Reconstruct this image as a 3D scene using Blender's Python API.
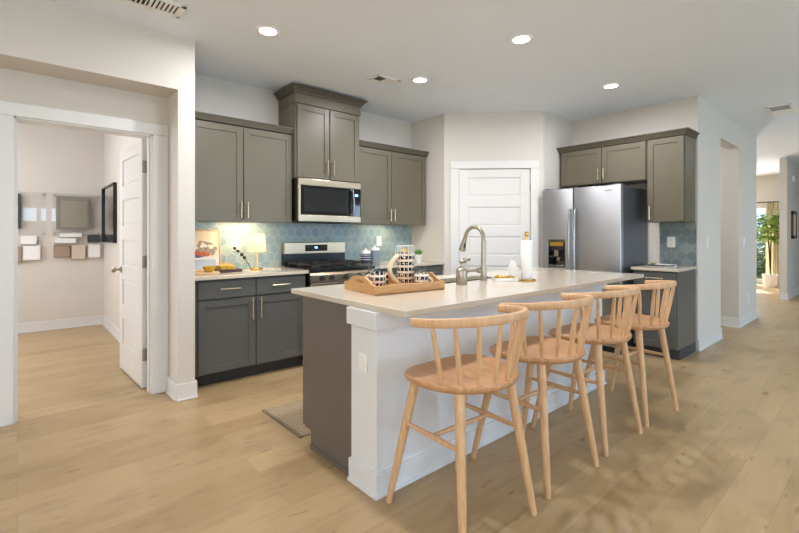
import bpy, bmesh, math, random
from mathutils import Vector, Matrix
for o in list(bpy.data.objects): bpy.data.objects.remove(o, do_unlink=True)
SC = bpy.context.scene
COL = SC.collection
R = math.radians
PI = math.pi
H = 2.74
random.seed(4)

# ------------------------------------------------------------------ camera, world, exposure, daylight and added fills
cam = bpy.data.cameras.new('camera'); camo = bpy.data.objects.new('camera', cam); COL.objects.link(camo)
camo.location = (0, 0, 1.252); camo.rotation_euler = (R(90), 0, R(-41.18))
cam.sensor_width = 36; cam.lens = 437/799*36; cam.shift_y = -32/799; cam.clip_start = .02
SC.camera = camo
SC.view_settings.view_transform = 'Standard'; SC.view_settings.look = 'None'
SC.view_settings.gamma = 1; SC.view_settings.use_curve_mapping = False
SC.view_settings.exposure = 0.21
SC.cycles.use_denoising = True
SC.cycles.max_bounces = 8; SC.cycles.diffuse_bounces = 5; SC.cycles.glossy_bounces = 4
SC.cycles.transmission_bounces = 8; SC.cycles.sample_clamp_indirect = 6; SC.cycles.caustics_reflective = False; SC.cycles.caustics_refractive = False
W = bpy.data.worlds.new('sky'); SC.world = W; W.use_nodes = True
wn = W.node_tree.nodes; wl = W.node_tree.links
sky = wn.new('ShaderNodeTexSky'); sky.sky_type = 'HOSEK_WILKIE'; sky.turbidity = 3.0
sky.sun_direction = (-.3, -.5, .8)
wl.new(sky.outputs[0], wn['Background'].inputs[0]); wn['Background'].inputs[1].default_value = 7.0

def area(name, loc, rot, sx, sy, power, color, shape='RECTANGLE', spread=180):
    L = bpy.data.lights.new(name, 'AREA'); L.shape = shape; L.size = sx
    if shape in ('RECTANGLE', 'ELLIPSE'): L.size_y = sy
    L.energy = power; L.color = color; L.spread = R(spread)
    o = bpy.data.objects.new(name, L); COL.objects.link(o); o.location = loc; o.rotation_euler = rot
    return o
SUN = bpy.data.lights.new('sun', 'SUN'); SUN.energy = 12; SUN.angle = R(.6); SUN.color = (1, .95, .86)
suno = bpy.data.objects.new('sun', SUN); COL.objects.link(suno); suno.location = (20, 6, 8)
suno.rotation_euler = Vector((.72, .42, .55)).to_track_quat('Z', 'Y').to_euler()
DAY = (.50, .75, 1.0)
WARM = (.985, .975, 1.02)
SWIN = [(-2.6, -1.4), (.1, 1.1), (2.3, 3.9), (4.7, 6.3), (8.6, 10.2)]     # windows behind the viewer: x ranges
WZS = [(.12, 2.30), (1.66, 2.20), (.12, 2.30), (.12, 2.30), (.12, 2.30)]
for (a, b), WZ in zip(SWIN, WZS):
    area('daylight', ((a+b)/2, -4.66, (WZ[0]+WZ[1])/2), (R(90), 0, 0), b-a, WZ[1]-WZ[0], 15*(b-a)*(WZ[1]-WZ[0]), DAY)
area('entry_fill', (14.45, 3.45, 1.1), (R(90), 0, R(90)), .9, 1.9, 150, (.97, .98, 1.0))  # unseen fill lamp added to brighten the entry
for y in (-2.6, .6):  # side window light added to lift the refrigerator and surfaces facing it
    area('daylight', (-4.16, y, 1.2), (R(90), 0, R(-90)), 1.5, 2.1, 46, (1.0, .95, .87))
area('study_fill', (-1.74, 5.7, 1.5), (R(90), 0, R(-90)), 1.4, 1.3, 42, (.95, .96, 1.0))  # fill lamp added inside the study, no window in that wall

# ------------------------------------------------------------------ materials
def newmat(name):
    m = bpy.data.materials.new(name); m.use_nodes = True
    return m, m.node_tree.nodes, m.node_tree.links, m.node_tree.nodes['Principled BSDF']
def s2l(c):
    return tuple((x/12.92 if x <= .04045 else ((x+.055)/1.055)**2.4) for x in [v/255 for v in c]) + (1,)
def coords(n, l, scale=(1, 1, 1)):
    tc = n.new('ShaderNodeTexCoord'); mp = n.new('ShaderNodeMapping'); mp.inputs['Scale'].default_value = scale
    l.new(tc.outputs['Object'], mp.inputs[0]); return mp.outputs[0]
def noise(n, l, vec, scale, detail=3, rough=.5):
    t = n.new('ShaderNodeTexNoise'); t.inputs['Scale'].default_value = scale; t.inputs['Detail'].default_value = detail
    t.inputs['Roughness'].default_value = rough; l.new(vec, t.inputs['Vector']); return t.outputs[0]
def ramp(n, l, fac, stops):
    r = n.new('ShaderNodeValToRGB'); e = r.color_ramp.elements
    while len(e) < len(stops): e.new(.5)
    for k, (p, c) in enumerate(stops): e[k].position = p; e[k].color = c
    l.new(fac, r.inputs[0]); return r.outputs[0]
def mth(n, l, op, a, b=None, c=None):
    m = n.new('ShaderNodeMath'); m.operation = op
    for k, v in enumerate((a, b, c)):
        if v is None: continue
        if isinstance(v, (int, float)): m.inputs[k].default_value = v
        else: l.new(v, m.inputs[k])
    return m.outputs[0]
def vmt(n, l, op, a, b=None):
    m = n.new('ShaderNodeVectorMath'); m.operation = op
    for k, v in enumerate((a, b)):
        if v is None: continue
        if isinstance(v, tuple): m.inputs[k].default_value = v
        else: l.new(v, m.inputs[k])
    return m
def bump(n, l, b, h, strength, dist=.002):
    bp = n.new('ShaderNodeBump'); bp.inputs['Strength'].default_value = strength; bp.inputs['Distance'].default_value = dist
    l.new(h, bp.inputs['Height']); l.new(bp.outputs[0], b.inputs['Normal'])
def mixc(n, l, fac, a, b, mode='MIX'):
    m = n.new('ShaderNodeMix'); m.data_type = 'RGBA'; m.blend_type = mode
    if isinstance(fac, (int, float)): m.inputs[0].default_value = fac
    else: l.new(fac, m.inputs[0])
    for k, v in ((6, a), (7, b)):
        if isinstance(v, tuple): m.inputs[k].default_value = v
        else: l.new(v, m.inputs[k])
    return m.outputs[2]
def plain(name, rgb, rough=.5, metal=0, var=.04, sc=(1, 1, 1), nscale=6, bmp=0, coat=0, spec=.5, emit=None, es=0, alpha=None):
    m, n, l, b = newmat(name); c = s2l(rgb)
    v = noise(n, l, coords(n, l, sc), nscale)
    lo = tuple(x*(1-var) for x in c[:3])+(1,); hi = tuple(min(1, x*(1+var)) for x in c[:3])+(1,)
    l.new(ramp(n, l, v, [(.3, lo), (.7, hi)]), b.inputs['Base Color'])
    b.inputs['Roughness'].default_value = rough; b.inputs['Metallic'].default_value = metal
    b.inputs['Coat Weight'].default_value = coat; b.inputs['Specular IOR Level'].default_value = spec
    if bmp: bump(n, l, b, v, bmp)
    if emit: b.inputs['Emission Color'].default_value = s2l(emit); b.inputs['Emission Strength'].default_value = es
    return m
def glassmat(name, tint=(1, 1, 1, 1), rough=0.0, thin=False):
    m, n, l, b = newmat(name)
    if thin:
        out = n['Material Output']; tr = n.new('ShaderNodeBsdfTransparent'); gl = n.new('ShaderNodeBsdfGlossy'); mx = n.new('ShaderNodeMixShader')
        gl.inputs['Roughness'].default_value = .02; tr.inputs[0].default_value = tint
        fr = n.new('ShaderNodeFresnel'); ge = n.new('ShaderNodeNewGeometry'); mr = n.new('ShaderNodeMapRange'); mr.inputs['To Min'].default_value = 1.5; mr.inputs['To Max'].default_value = 1/1.5
        l.new(ge.outputs['Backfacing'], mr.inputs['Value']); l.new(mr.outputs[0], fr.inputs[0]); l.new(fr.outputs[0], mx.inputs[0])
        l.new(tr.outputs[0], mx.inputs[1]); l.new(gl.outputs[0], mx.inputs[2]); l.new(mx.outputs[0], out.inputs[0])
    else:
        b.inputs['Base Color'].default_value = tint; b.inputs['Transmission Weight'].default_value = 1; b.inputs['Roughness'].default_value = rough
    return m
def wood(name, a, b_, rough=.45, sc=(1, 1, 1), scale=8, bmp=.05):
    m, n, l, b = newmat(name)
    co = coords(n, l, sc); v = noise(n, l, co, scale, 5, .6)
    l.new(ramp(n, l, v, [(.32, s2l(a)), (.68, s2l(b_))]), b.inputs['Base Color'])
    b.inputs['Roughness'].default_value = rough; bump(n, l, b, v, bmp, .001); return m

def floor_mat():
    m, n, l, b = newmat('oak_plank_floor')
    co = coords(n, l)
    br = n.new('ShaderNodeTexBrick'); l.new(co, br.inputs['Vector'])
    br.offset = .37; br.offset_frequency = 2; br.squash = 1
    br.inputs['Scale'].default_value = 1; br.inputs['Brick Width'].default_value = 1.52; br.inputs['Row Height'].default_value = .185
    br.inputs['Mortar Size'].default_value = .001; br.inputs['Mortar Smooth'].default_value = .1; br.inputs['Bias'].default_value = 0
    br.inputs['Color1'].default_value = (0, 0, 0, 1); br.inputs['Color2'].default_value = (1, 1, 1, 1); br.inputs['Mortar'].default_value = (.5, .5, .5, 1)
    tone = ramp(n, l, br.outputs['Color'], [(0, s2l((170, 143, 103))), (.35, s2l((178, 151, 111))), (.7, s2l((184, 157, 116))), (1, s2l((175, 149, 112)))])
    sh = n.new('ShaderNodeVectorMath'); sh.operation = 'MULTIPLY_ADD'
    l.new(br.outputs['Color'], sh.inputs[0]); sh.inputs[1].default_value = (3.1, 7.3, 0); l.new(co, sh.inputs[2])
    mp = n.new('ShaderNodeMapping'); mp.inputs['Scale'].default_value = (1.2, 14, 1); l.new(sh.outputs[0], mp.inputs[0])
    g = noise(n, l, mp.outputs[0], 2.2, 6, .62)
    gr = ramp(n, l, g, [(.25, (.80, .78, .76, 1)), (.5, (1, 1, 1, 1)), (.8, (1.06, 1.05, 1.04, 1))])
    mp2 = n.new('ShaderNodeMapping'); mp2.inputs['Scale'].default_value = (1, 2.2, 1); l.new(sh.outputs[0], mp2.inputs[0])
    k = noise(n, l, mp2.outputs[0], 2.6, 3, .5)
    kn = ramp(n, l, k, [(.3, (.8, .78, .76, 1)), (.5, (1, 1, 1, 1))])
    c = mixc(n, l, .75, tone, gr, 'MULTIPLY'); c = mixc(n, l, .8, c, kn, 'MULTIPLY')
    c = mixc(n, l, br.outputs['Fac'], c, s2l((146, 124, 95)))
    mp3 = n.new('ShaderNodeMapping'); mp3.inputs['Scale'].default_value = (1, 3.4, 1); l.new(sh.outputs[0], mp3.inputs[0])
    kk = noise(n, l, mp3.outputs[0], 6.5, 2, .5)
    c = mixc(n, l, ramp(n, l, kk, [(.66, (0, 0, 0, 1)), (.76, (.7, .7, .7, 1))]), c, s2l((112, 84, 60)))
    l.new(c, b.inputs['Base Color'])
    l.new(ramp(n, l, g, [(.2, (.30, .30, .30, 1)), (.8, (.42, .42, .42, 1))]), b.inputs['Roughness'])
    h = mth(n, l, 'SUBTRACT', g, mth(n, l, 'MULTIPLY', br.outputs['Fac'], 1.5)); bump(n, l, b, h, .10, .002)
    return m

def hex_mat(name, ua, va, size, c1, c2, c3, grout):
    m, n, l, b = newmat(name)
    tc = n.new('ShaderNodeTexCoord'); sp = n.new('ShaderNodeSeparateXYZ'); l.new(tc.outputs['Object'], sp.inputs[0])
    cb = n.new('ShaderNodeCombineXYZ')
    l.new(mth(n, l, 'ADD', mth(n, l, 'DIVIDE', sp.outputs[ua], size), 200.0), cb.inputs[0])
    l.new(mth(n, l, 'ADD', mth(n, l, 'DIVIDE', sp.outputs[va], size), 1.732050808*100), cb.inputs[1])
    p = cb.outputs[0]; rr = (1, 1.732050808, 1); hh = (.5, .866025404, 0)
    a = vmt(n, l, 'SUBTRACT', vmt(n, l, 'MODULO', p, rr).outputs[0], hh).outputs[0]
    q = vmt(n, l, 'SUBTRACT', p, hh).outputs[0]
    bb = vmt(n, l, 'SUBTRACT', vmt(n, l, 'MODULO', q, rr).outputs[0], hh).outputs[0]
    la = vmt(n, l, 'LENGTH', a).outputs['Value']; lb = vmt(n, l, 'LENGTH', bb).outputs['Value']
    sel = mth(n, l, 'GREATER_THAN', la, lb)
    mx = n.new('ShaderNodeMix'); mx.data_type = 'VECTOR'; l.new(sel, mx.inputs[0]); l.new(a, mx.inputs[4]); l.new(bb, mx.inputs[5])
    gv = mx.outputs[1]; idv = vmt(n, l, 'SUBTRACT', p, gv).outputs[0]
    rid = n.new('ShaderNodeVectorMath'); rid.operation = 'SNAP'; ad = vmt(n, l, 'ADD', idv, (.01, .01, 0)); l.new(ad.outputs[0], rid.inputs[0]); rid.inputs[1].default_value = (.25, .433, 1)
    wnz = n.new('ShaderNodeTexWhiteNoise'); wnz.noise_dimensions = '2D'; l.new(rid.outputs[0], wnz.inputs['Vector'])
    av = vmt(n, l, 'ABSOLUTE', gv).outputs[0]; sx = n.new('ShaderNodeSeparateXYZ'); l.new(av, sx.inputs[0])
    d2 = vmt(n, l, 'DOT_PRODUCT', av, (.5, .866025404, 0)).outputs['Value']
    ed = mth(n, l, 'MAXIMUM', sx.outputs[0], d2)
    gf = mth(n, l, 'GREATER_THAN', ed, .478)
    col = ramp(n, l, wnz.outputs['Value'], [(0, s2l(c1)), (.5, s2l(c2)), (1, s2l(c3))])
    cl = noise(n, l, tc.outputs['Object'], 14, 4)
    col = mixc(n, l, .5, col, ramp(n, l, cl, [(.3, (.78, .8, .8, 1)), (.7, (1.12, 1.1, 1.08, 1))]), 'MULTIPLY')
    l.new(mixc(n, l, gf, col, s2l(grout)), b.inputs['Base Color'])
    b.inputs['Roughness'].default_value = .28
    bump(n, l, b, mth(n, l, 'MULTIPLY', gf, -1.0), .3, .002)
    return m

def glyph_mat(name, base, ink, rows=.036, cells=17, z0=0.0):
    """rows of dark irregular brush marks around a glazed body"""
    m, n, l, b = newmat(name)
    tc = n.new('ShaderNodeTexCoord'); sp = n.new('ShaderNodeSeparateXYZ'); l.new(tc.outputs['Object'], sp.inputs[0])
    ang = mth(n, l, 'ARCTAN2', sp.outputs[1], sp.outputs[0])
    u = mth(n, l, 'MULTIPLY', ang, cells/(2*PI)); v = mth(n, l, 'DIVIDE', mth(n, l, 'SUBTRACT', sp.outputs[2], z0), rows)
    fv = mth(n, l, 'FRACT', mth(n, l, 'ADD', v, 20.0))
    row = mth(n, l, 'MULTIPLY', mth(n, l, 'GREATER_THAN', fv, .2), mth(n, l, 'LESS_THAN', fv, .82))
    cb = n.new('ShaderNodeCombineXYZ'); l.new(u, cb.inputs[0]); l.new(mth(n, l, 'MULTIPLY', v, 1.6), cb.inputs[1])
    nz = noise(n, l, cb.outputs[0], 1.7, 1)
    fu = mth(n, l, 'FRACT', mth(n, l, 'ADD', u, 40.0))
    cell = mth(n, l, 'LESS_THAN', fu, .82)
    ink_ = mth(n, l, 'MULTIPLY', mth(n, l, 'MULTIPLY', row, cell), mth(n, l, 'GREATER_THAN', nz, .40))
    l.new(mixc(n, l, ink_, s2l(base), s2l(ink)), b.inputs['Base Color'])
    b.inputs['Roughness'].default_value = .25; return m

M = {}
M['wall'] = plain('warm_grey_wall_paint', (212, 206, 197), .75, var=.012, nscale=3)
M['ceiling'] = plain('ceiling_paint', (236, 244, 255), .85, var=.01, nscale=3)
M['trim'] = plain('white_trim_paint', (222, 221, 218), .38, var=.01)
M['door'] = plain('white_door_paint', (222, 220, 216), .4, var=.01)
M['floor'] = floor_mat()
M['cab'] = plain('taupe_cabinet_paint', (104, 97, 79), .36, var=.03, nscale=4)
M['crown'] = plain('taupe_crown_paint', (86, 79, 65), .4, var=.03, nscale=4)
M['islandcab'] = plain('dark_taupe_panel', (104, 97, 87), .45, var=.03, nscale=4)
M['cab_shaded'] = plain('shaded_taupe_cabinet_paint', (92, 93, 90), .36, var=.03, nscale=4)  # same taupe as the wall cabinets, lower shade put into the colour
M['toe'] = plain('dark_toe_kick', (58, 60, 64), .5, var=.03)
M['quartz'] = plain('white_quartz', (208, 197, 178), .15, var=.02, nscale=30, coat=.2)
M['whitewood'] = plain('white_panel_paint', (224, 226, 228), .4, var=.012)
M['steel'] = plain('brushed_steel', (178, 178, 180), .26, 1, var=.04, sc=(1, 1, 60), nscale=4)
M['steel_floor_tint'] = plain('floor_tinted_steel', (202, 184, 158), .28, 1, var=.04, sc=(1, 1, 60), nscale=4)  # tan reflection of the floor mixed into the steel colour
M['fridge'] = plain('fridge_steel', (182, 183, 186), .38, 1, var=.05, sc=(1, 1, 50), nscale=3)
M['fridgeside'] = plain('fridge_side_grey', (92, 95, 102), .38, .3, var=.03)
M['nickel'] = plain('brushed_nickel', (168, 158, 142), .30, 1, var=.03)
M['champagne'] = plain('champagne_pull', (214, 198, 168), .28, 1, var=.03)
M['knob'] = plain('dark_steel_knob', (118, 112, 106), .3, 1, var=.03)
M['brass'] = plain('brass', (205, 165, 85), .24, 1, var=.05)
M['black'] = plain('black_enamel', (16, 16, 17), .25, var=.05)
M['blackglass'] = plain('black_glass', (10, 11, 13), .05, var=.02, coat=.5)
M['microglass'] = plain('smoked_glass', (32, 35, 36), .08, var=.05, coat=.5)
M['iron'] = plain('cast_iron', (38, 35, 33), .55, var=.1, nscale=40)
M['outlet'] = plain('white_plastic', (240, 239, 235), .35, var=.01)
M['slot'] = plain('dark_slot', (60, 58, 56), .6)
M['vent'] = plain('vent_enamel', (244, 244, 243), .45, var=.01)
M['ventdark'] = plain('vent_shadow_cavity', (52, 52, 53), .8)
M['stool'] = wood('beech_wood', (202, 160, 116), (224, 184, 142), .42, (3, 22, 3), 4, .04)
M['stoolv'] = wood('beech_turned_wood', (200, 158, 114), (222, 184, 142), .42, (20, 20, 2), 4, .04)
M['seatwood'] = wood('beech_seat_wood', (178, 130, 86), (208, 160, 114), .38, (26, 3, 3), 3, .04)
M['tray'] = wood('acacia_tray_wood', (184, 134, 82), (206, 160, 106), .5, (3, 20, 20), 4, .05)
M['cream'] = plain('cream_glaze', (232, 212, 180), .3, var=.03)
M['glyph'] = glyph_mat('patterned_glaze', (236, 226, 210), (30, 34, 52), .037, 13, .012)
M['glyphm'] = glyph_mat('patterned_mug_glaze', (236, 226, 210), (32, 36, 54), .036, 10, .004)
M['glyphb'] = glyph_mat('patterned_brown_glaze', (228, 202, 168), (40, 28, 26), .034, 10, .006)
M['stripe'] = plain('navy_glaze', (52, 66, 96), .3)
M['greyglaze'] = plain('grey_glaze', (134, 146, 160), .35, var=.06)
M['white'] = plain('white_ceramic', (242, 240, 236), .3, var=.01)
M['paper'] = plain('paper_towel', (246, 244, 240), .9, var=.02, nscale=60, bmp=.2)
M['glass'] = glassmat('clear_glass', thin=True, tint=(.86, .90, .91, 1))
M['acrylic'] = glassmat('clear_acrylic', thin=True, tint=(.995, .995, .995, 1))
M['pane'] = glassmat('window_glass', thin=True, tint=(.96, .98, .98, 1))
def jute_mat():
    m, n, l, b = newmat('woven_jute'); co = coords(n, l)
    w = n.new('ShaderNodeTexWave'); w.wave_type = 'BANDS'; w.bands_direction = 'X'; w.inputs['Scale'].default_value = 15; w.inputs['Distortion'].default_value = 3; w.inputs['Detail'].default_value = 3; w.inputs['Detail Scale'].default_value = 6; l.new(co, w.inputs['Vector'])
    l.new(ramp(n, l, w.outputs['Fac'], [(.1, s2l((140, 120, 94))), (.6, s2l((164, 144, 116))), (1, s2l((178, 160, 134)))]), b.inputs['Base Color'])
    b.inputs['Roughness'].default_value = .95; bump(n, l, b, w.outputs['Fac'], .6, .004); return m
M['jute'] = jute_mat()
M['jutedark'] = plain('rug_binding', (120, 104, 84), .9, var=.1)
M['gold'] = plain('gold_foil', (214, 172, 70), .35, .7, var=.15, nscale=20)
M['book'] = plain('dark_book_cloth', (58, 44, 40), .7, var=.05)
M['bookw'] = plain('book_pages', (232, 226, 214), .8, var=.05, sc=(1, 1, 300), nscale=3)
M['frameoak'] = wood('pale_frame_wood', (192, 162, 122), (214, 186, 146), .5, (4, 4, 4), 6)
M['canvas'] = plain('cream_canvas', (226, 212, 190), .8, var=.05, nscale=12)
M['paintgrey'] = plain('painted_grey_brown', (156, 140, 128), .8, var=.5, nscale=45)
M['paintred'] = plain('painted_orange_red', (190, 92, 62), .8, var=.4, nscale=60)
M['paintblue'] = plain('painted_blue', (84, 104, 140), .8, var=.4, nscale=40)
M['paintwhite'] = plain('painted_white', (224, 220, 214), .8, var=.1, nscale=40)
M['leaf'] = plain('green_leaf', (96, 140, 62), .5, var=.3, nscale=20)
M['leaflight'] = plain('light_green_leaf', (158, 186, 92), .5, var=.25, nscale=20)
M['leafdark'] = plain('shrub_leaf', (86, 124, 66), .6, var=.4, nscale=20)
M['leafblue'] = plain('bluish_foliage', (104, 150, 172), .7, var=.3, nscale=12)
M['lemon'] = plain('lemon_peel', (236, 190, 60), .5, var=.08, nscale=50, bmp=.2)
M['lemonold'] = plain('amber_peel', (222, 160, 62), .5, var=.08, nscale=50, bmp=.2)
M['stem'] = plain('dry_stem', (74, 58, 40), .8, var=.2)
M['bud'] = plain('dry_bud', (46, 36, 34), .8, var=.2)
M['shade'] = None
M['curtain'] = plain('cream_curtain', (250, 240, 216), .8, var=.08, nscale=20)
M['tanpocket'] = plain('tan_felt', (164, 142, 122), .9, var=.1, nscale=80)
M['beigepocket'] = plain('beige_felt', (212, 196, 176), .9, var=.06, nscale=80)
M['greypin'] = plain('grey_linen_board', (150, 146, 132), .9, var=.08, nscale=120)
M['greypinframe'] = plain('grey_board_rim', (132, 128, 114), .7, var=.05)
M['charcoal'] = plain('charcoal_board', (64, 66, 68), .7, var=.05)
M['mirror'] = plain('mirror_silver', (225, 226, 226), .02, 1, var=.005)
M['soil'] = plain('mulch_ground', (104, 88, 66), .95, var=.3, nscale=30)
M['brown'] = plain('brown_frame', (96, 74, 60), .5, var=.1)
M['tile_stove'] = hex_mat('blue_hex_tile', 0, 2, .098, (134, 160, 172), (152, 174, 180), (166, 180, 174), (192, 202, 200))
M['tile_fridge'] = hex_mat('grey_blue_hex_tile', 1, 2, .098, (112, 126, 130), (126, 140, 142), (138, 150, 148), (160, 168, 166))
def emis(name, col, strength):
    m, n, l, b = newmat(name); b.inputs['Base Color'].default_value = s2l(col)
    b.inputs['Emission Color'].default_value = s2l(col); b.inputs['Emission Strength'].default_value = strength; return m
M['led'] = emis('lit_led_lens', (255, 246, 230), 9)
M['undercab'] = emis('lit_under_cabinet_lens', (255, 222, 160), 5)
M['digits'] = emis('lit_blue_digits', (120, 170, 255), 2.5)
def shade_mat():
    m, n, l, b = newmat('linen_lamp_shade'); out = n['Material Output']
    d = n.new('ShaderNodeBsdfDiffuse'); d.inputs[0].default_value = s2l((250, 240, 222)); t = n.new('ShaderNodeBsdfTranslucent'); t.inputs[0].default_value = s2l((255, 244, 222))
    mx = n.new('ShaderNodeMixShader'); mx.inputs[0].default_value = .6
    l.new(d.outputs[0], mx.inputs[1]); l.new(t.outputs[0], mx.inputs[2]); l.new(mx.outputs[0], out.inputs[0]); return m
M['shade'] = shade_mat()

# ------------------------------------------------------------------ mesh helpers
ORG = {}
class MB:
    def __init__(s): s.bm = bmesh.new(); s.round = False
    def _add(s, b2, mi=0, mat=None):
        if mat is not None: bmesh.ops.transform(b2, matrix=mat, verts=b2.verts)
        for f in b2.faces: f.material_index = mi
        me = bpy.data.meshes.new('t'); b2.to_mesh(me); b2.free(); s.bm.from_mesh(me); bpy.data.meshes.remove(me); return s
    def box(s, x0, x1, y0, y1, z0, z1, bv=0, mi=0, mat=None, seg=2):
        if x0 > x1: x0, x1 = x1, x0
        if y0 > y1: y0, y1 = y1, y0
        b = bmesh.new(); bmesh.ops.create_cube(b, size=1)
        for v in b.verts: v.co = Vector(((x0+x1)/2+v.co.x*(x1-x0), (y0+y1)/2+v.co.y*(y1-y0), (z0+z1)/2+v.co.z*(z1-z0)))
        if bv: bmesh.ops.bevel(b, geom=list(b.edges), offset=min(bv, .45*min(x1-x0, y1-y0, z1-z0)), segments=seg, profile=.5, affect='EDGES')
        return s._add(b, mi, mat)
    def cyl(s, p, q, r0, r1=None, seg=16, mi=0, mat=None):
        s.round = True
        r1 = r0 if r1 is None else r1; p = Vector(p); q = Vector(q); d = q-p
        b = bmesh.new(); bmesh.ops.create_cone(b, cap_ends=True, segments=seg, radius1=r0, radius2=r1, depth=d.length)
        bmesh.ops.transform(b, matrix=Matrix.Translation((p+q)/2) @ d.to_track_quat('Z', 'Y').to_matrix().to_4x4(), verts=b.verts)
        return s._add(b, mi, mat)
    def sph(s, c, r, sc=(1, 1, 1), mi=0, u=16, v=10, mat=None):
        s.round = True
        b = bmesh.new(); bmesh.ops.create_uvsphere(b, u_segments=u, v_segments=v, radius=r)
        for w in b.verts: w.co = Vector((c[0]+w.co.x*sc[0], c[1]+w.co.y*sc[1], c[2]+w.co.z*sc[2]))
        return s._add(b, mi, mat)
    def sweep(s, pts, prof, up=(0, 0, 1), mi=0, closed=False, scales=None):
        """prof: list of (side, up) offsets; side = tangent x up"""
        s.round = True; pts = [Vector(p) for p in pts]; n = len(pts); up = Vector(up); b = bmesh.new(); rings = []
        for i in range(n):
            if closed: t = pts[(i+1) % n]-pts[i-1]
            else: t = pts[min(i+1, n-1)]-pts[max(i-1, 0)]
            t.normalize(); sd = t.cross(up)
            if sd.length < 1e-4: sd = t.cross(Vector((.3, 1, 0)))
            sd.normalize(); u2 = sd.cross(t); k = scales[i] if scales else 1
            rings.append([b.verts.new(pts[i]+sd*a*k+u2*c*k) for a, c in prof])
        m = len(prof)
        for i in range(n if closed else n-1):
            A, B = rings[i], rings[(i+1) % n]
            for j in range(m): b.faces.new((A[j], A[(j+1) % m], B[(j+1) % m], B[j]))
        if not closed: b.faces.new(rings[0][::-1]); b.faces.new(rings[-1])
        bmesh.ops.recalc_face_normals(b, faces=b.faces)
        return s._add(b, mi)
    def tube(s, pts, r, seg=10, mi=0, closed=False, up=None):
        pts = [Vector(p) for p in pts]
        rs = r if isinstance(r, (list, tuple)) else None
        prof = [(math.cos(2*PI*k/seg)*(1 if rs else r), math.sin(2*PI*k/seg)*(1 if rs else r)) for k in range(seg)]
        if up is None:
            d = pts[-1]-pts[0]; up = (0, 0, 1) if abs(d.z) < .9*max(d.length, 1e-6) else (.1, 1, 0)
        return s.sweep(pts, prof, up, mi, closed, rs)
    def lathe(s, prof, c=(0, 0, 0), seg=28, mi=0, close=True):
        s.round = True
        b = bmesh.new(); rings = []
        for r, z in prof:
            if r < 1e-6: rings.append([b.verts.new((c[0], c[1], c[2]+z))])
            else: rings.append([b.verts.new((c[0]+r*math.cos(2*PI*k/seg), c[1]+r*math.sin(2*PI*k/seg), c[2]+z)) for k in range(seg)])
        for A, B in zip(rings, rings[1:]):
            for k in range(seg):
                j = (k+1) % seg
                if len(A) == 1 and len(B) == 1: continue
                if len(A) == 1: b.faces.new((A[0], B[j], B[k]))
                elif len(B) == 1: b.faces.new((A[k], A[j], B[0]))
                else: b.faces.new((A[k], A[j], B[j], B[k]))
        bmesh.ops.recalc_face_normals(b, faces=b.faces)
        return s._add(b, mi)
    def prism(s, poly, z0, z1, bv=0, mi=0, mat=None, seg=2):
        b = bmesh.new(); vs = [b.verts.new((x, y, z0)) for x, y in poly]; f = b.faces.new(vs)
        r = bmesh.ops.extrude_face_region(b, geom=[f])
        for v in r['geom']:
            if isinstance(v, bmesh.types.BMVert): v.co.z = z1
        bmesh.ops.recalc_face_normals(b, faces=b.faces)
        if bv:
            es = [e for e in b.edges if abs(e.verts[0].co.z-e.verts[1].co.z) < 1e-6]
            bmesh.ops.bevel(b, geom=es, offset=bv, segments=seg, profile=.5, affect='EDGES')
        return s._add(b, mi, mat)
    def ring(s, outer, inner, z0, z1, mi=0):
        """slab with a hole; outer and inner are point lists of the same length"""
        b = bmesh.new(); n = len(outer)
        O0 = [b.verts.new((x, y, z0)) for x, y in outer]; O1 = [b.verts.new((x, y, z1)) for x, y in outer]
        I0 = [b.verts.new((x, y, z0)) for x, y in inner]; I1 = [b.verts.new((x, y, z1)) for x, y in inner]
        for k in range(n):
            j = (k+1) % n
            for q in ((O0[k], O0[j], O1[j], O1[k]), (I0[j], I0[k], I1[k], I1[j]), (O1[k], O1[j], I1[j], I1[k]), (O0[j], O0[k], I0[k], I0[j])): b.faces.new(q)
        bmesh.ops.recalc_face_normals(b, faces=b.faces)
        oe = [e for e in b.edges if all(v in O1 or v in O0 for v in e.verts)]
        bmesh.ops.bevel(b, geom=oe, offset=.004, segments=2, profile=.5, affect='EDGES')
        return s._add(b, mi)
    def build(s, name, mats, parent=None, smooth=True):
        if not isinstance(mats, (list, tuple)): mats = [mats]
        me = bpy.data.meshes.new(name)
        if parent is not None:
            off = ORG[parent.name]; bmesh.ops.translate(s.bm, verts=s.bm.verts, vec=-off)
        s.bm.to_mesh(me); s.bm.free()
        for m in mats: me.materials.append(M[m] if isinstance(m, str) else m)
        if smooth:
            me.shade_smooth(); me.set_sharp_from_angle(angle=R(46 if s.round else 20))
        o = bpy.data.objects.new(name, me); COL.objects.link(o)
        if parent is not None: o.parent = parent; ORG[o.name] = ORG[parent.name].copy()
        else: ORG[o.name] = Vector((0, 0, 0))
        return o
def tag(o, label=None, cat=None, group=None, kind=None):
    if label: o['label'] = label
    if cat: o['category'] = cat
    if group: o['group'] = group
    if kind: o['kind'] = kind
    return o
def thing(name, label, cat, loc, rz=0, group=None, local=False, kind=None):
    o = bpy.data.objects.new(name, None); COL.objects.link(o); o.location = loc; o.rotation_euler = (0, 0, rz)
    o.empty_display_size = .1
    ORG[o.name] = Vector((0, 0, 0)) if local else Vector(loc)
    return tag(o, label, cat, group, kind)
def rebase(o, loc):
    """give a one-mesh thing an origin at its base"""
    o.data.transform(Matrix.Translation(-Vector(loc))); o.location = loc; return o
def struct(name, mb, mat, label, cat, smooth=True):
    return tag(mb.build(name, mat, None, smooth), label, cat, None, 'structure')
def copy_tree(o, parent=None):
    c = o.copy(); COL.objects.link(c); c.parent = parent
    if parent is None: ORG[c.name] = Vector((0, 0, 0))
    for ch in list(o.children): copy_tree(ch, c)
    return c
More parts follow.
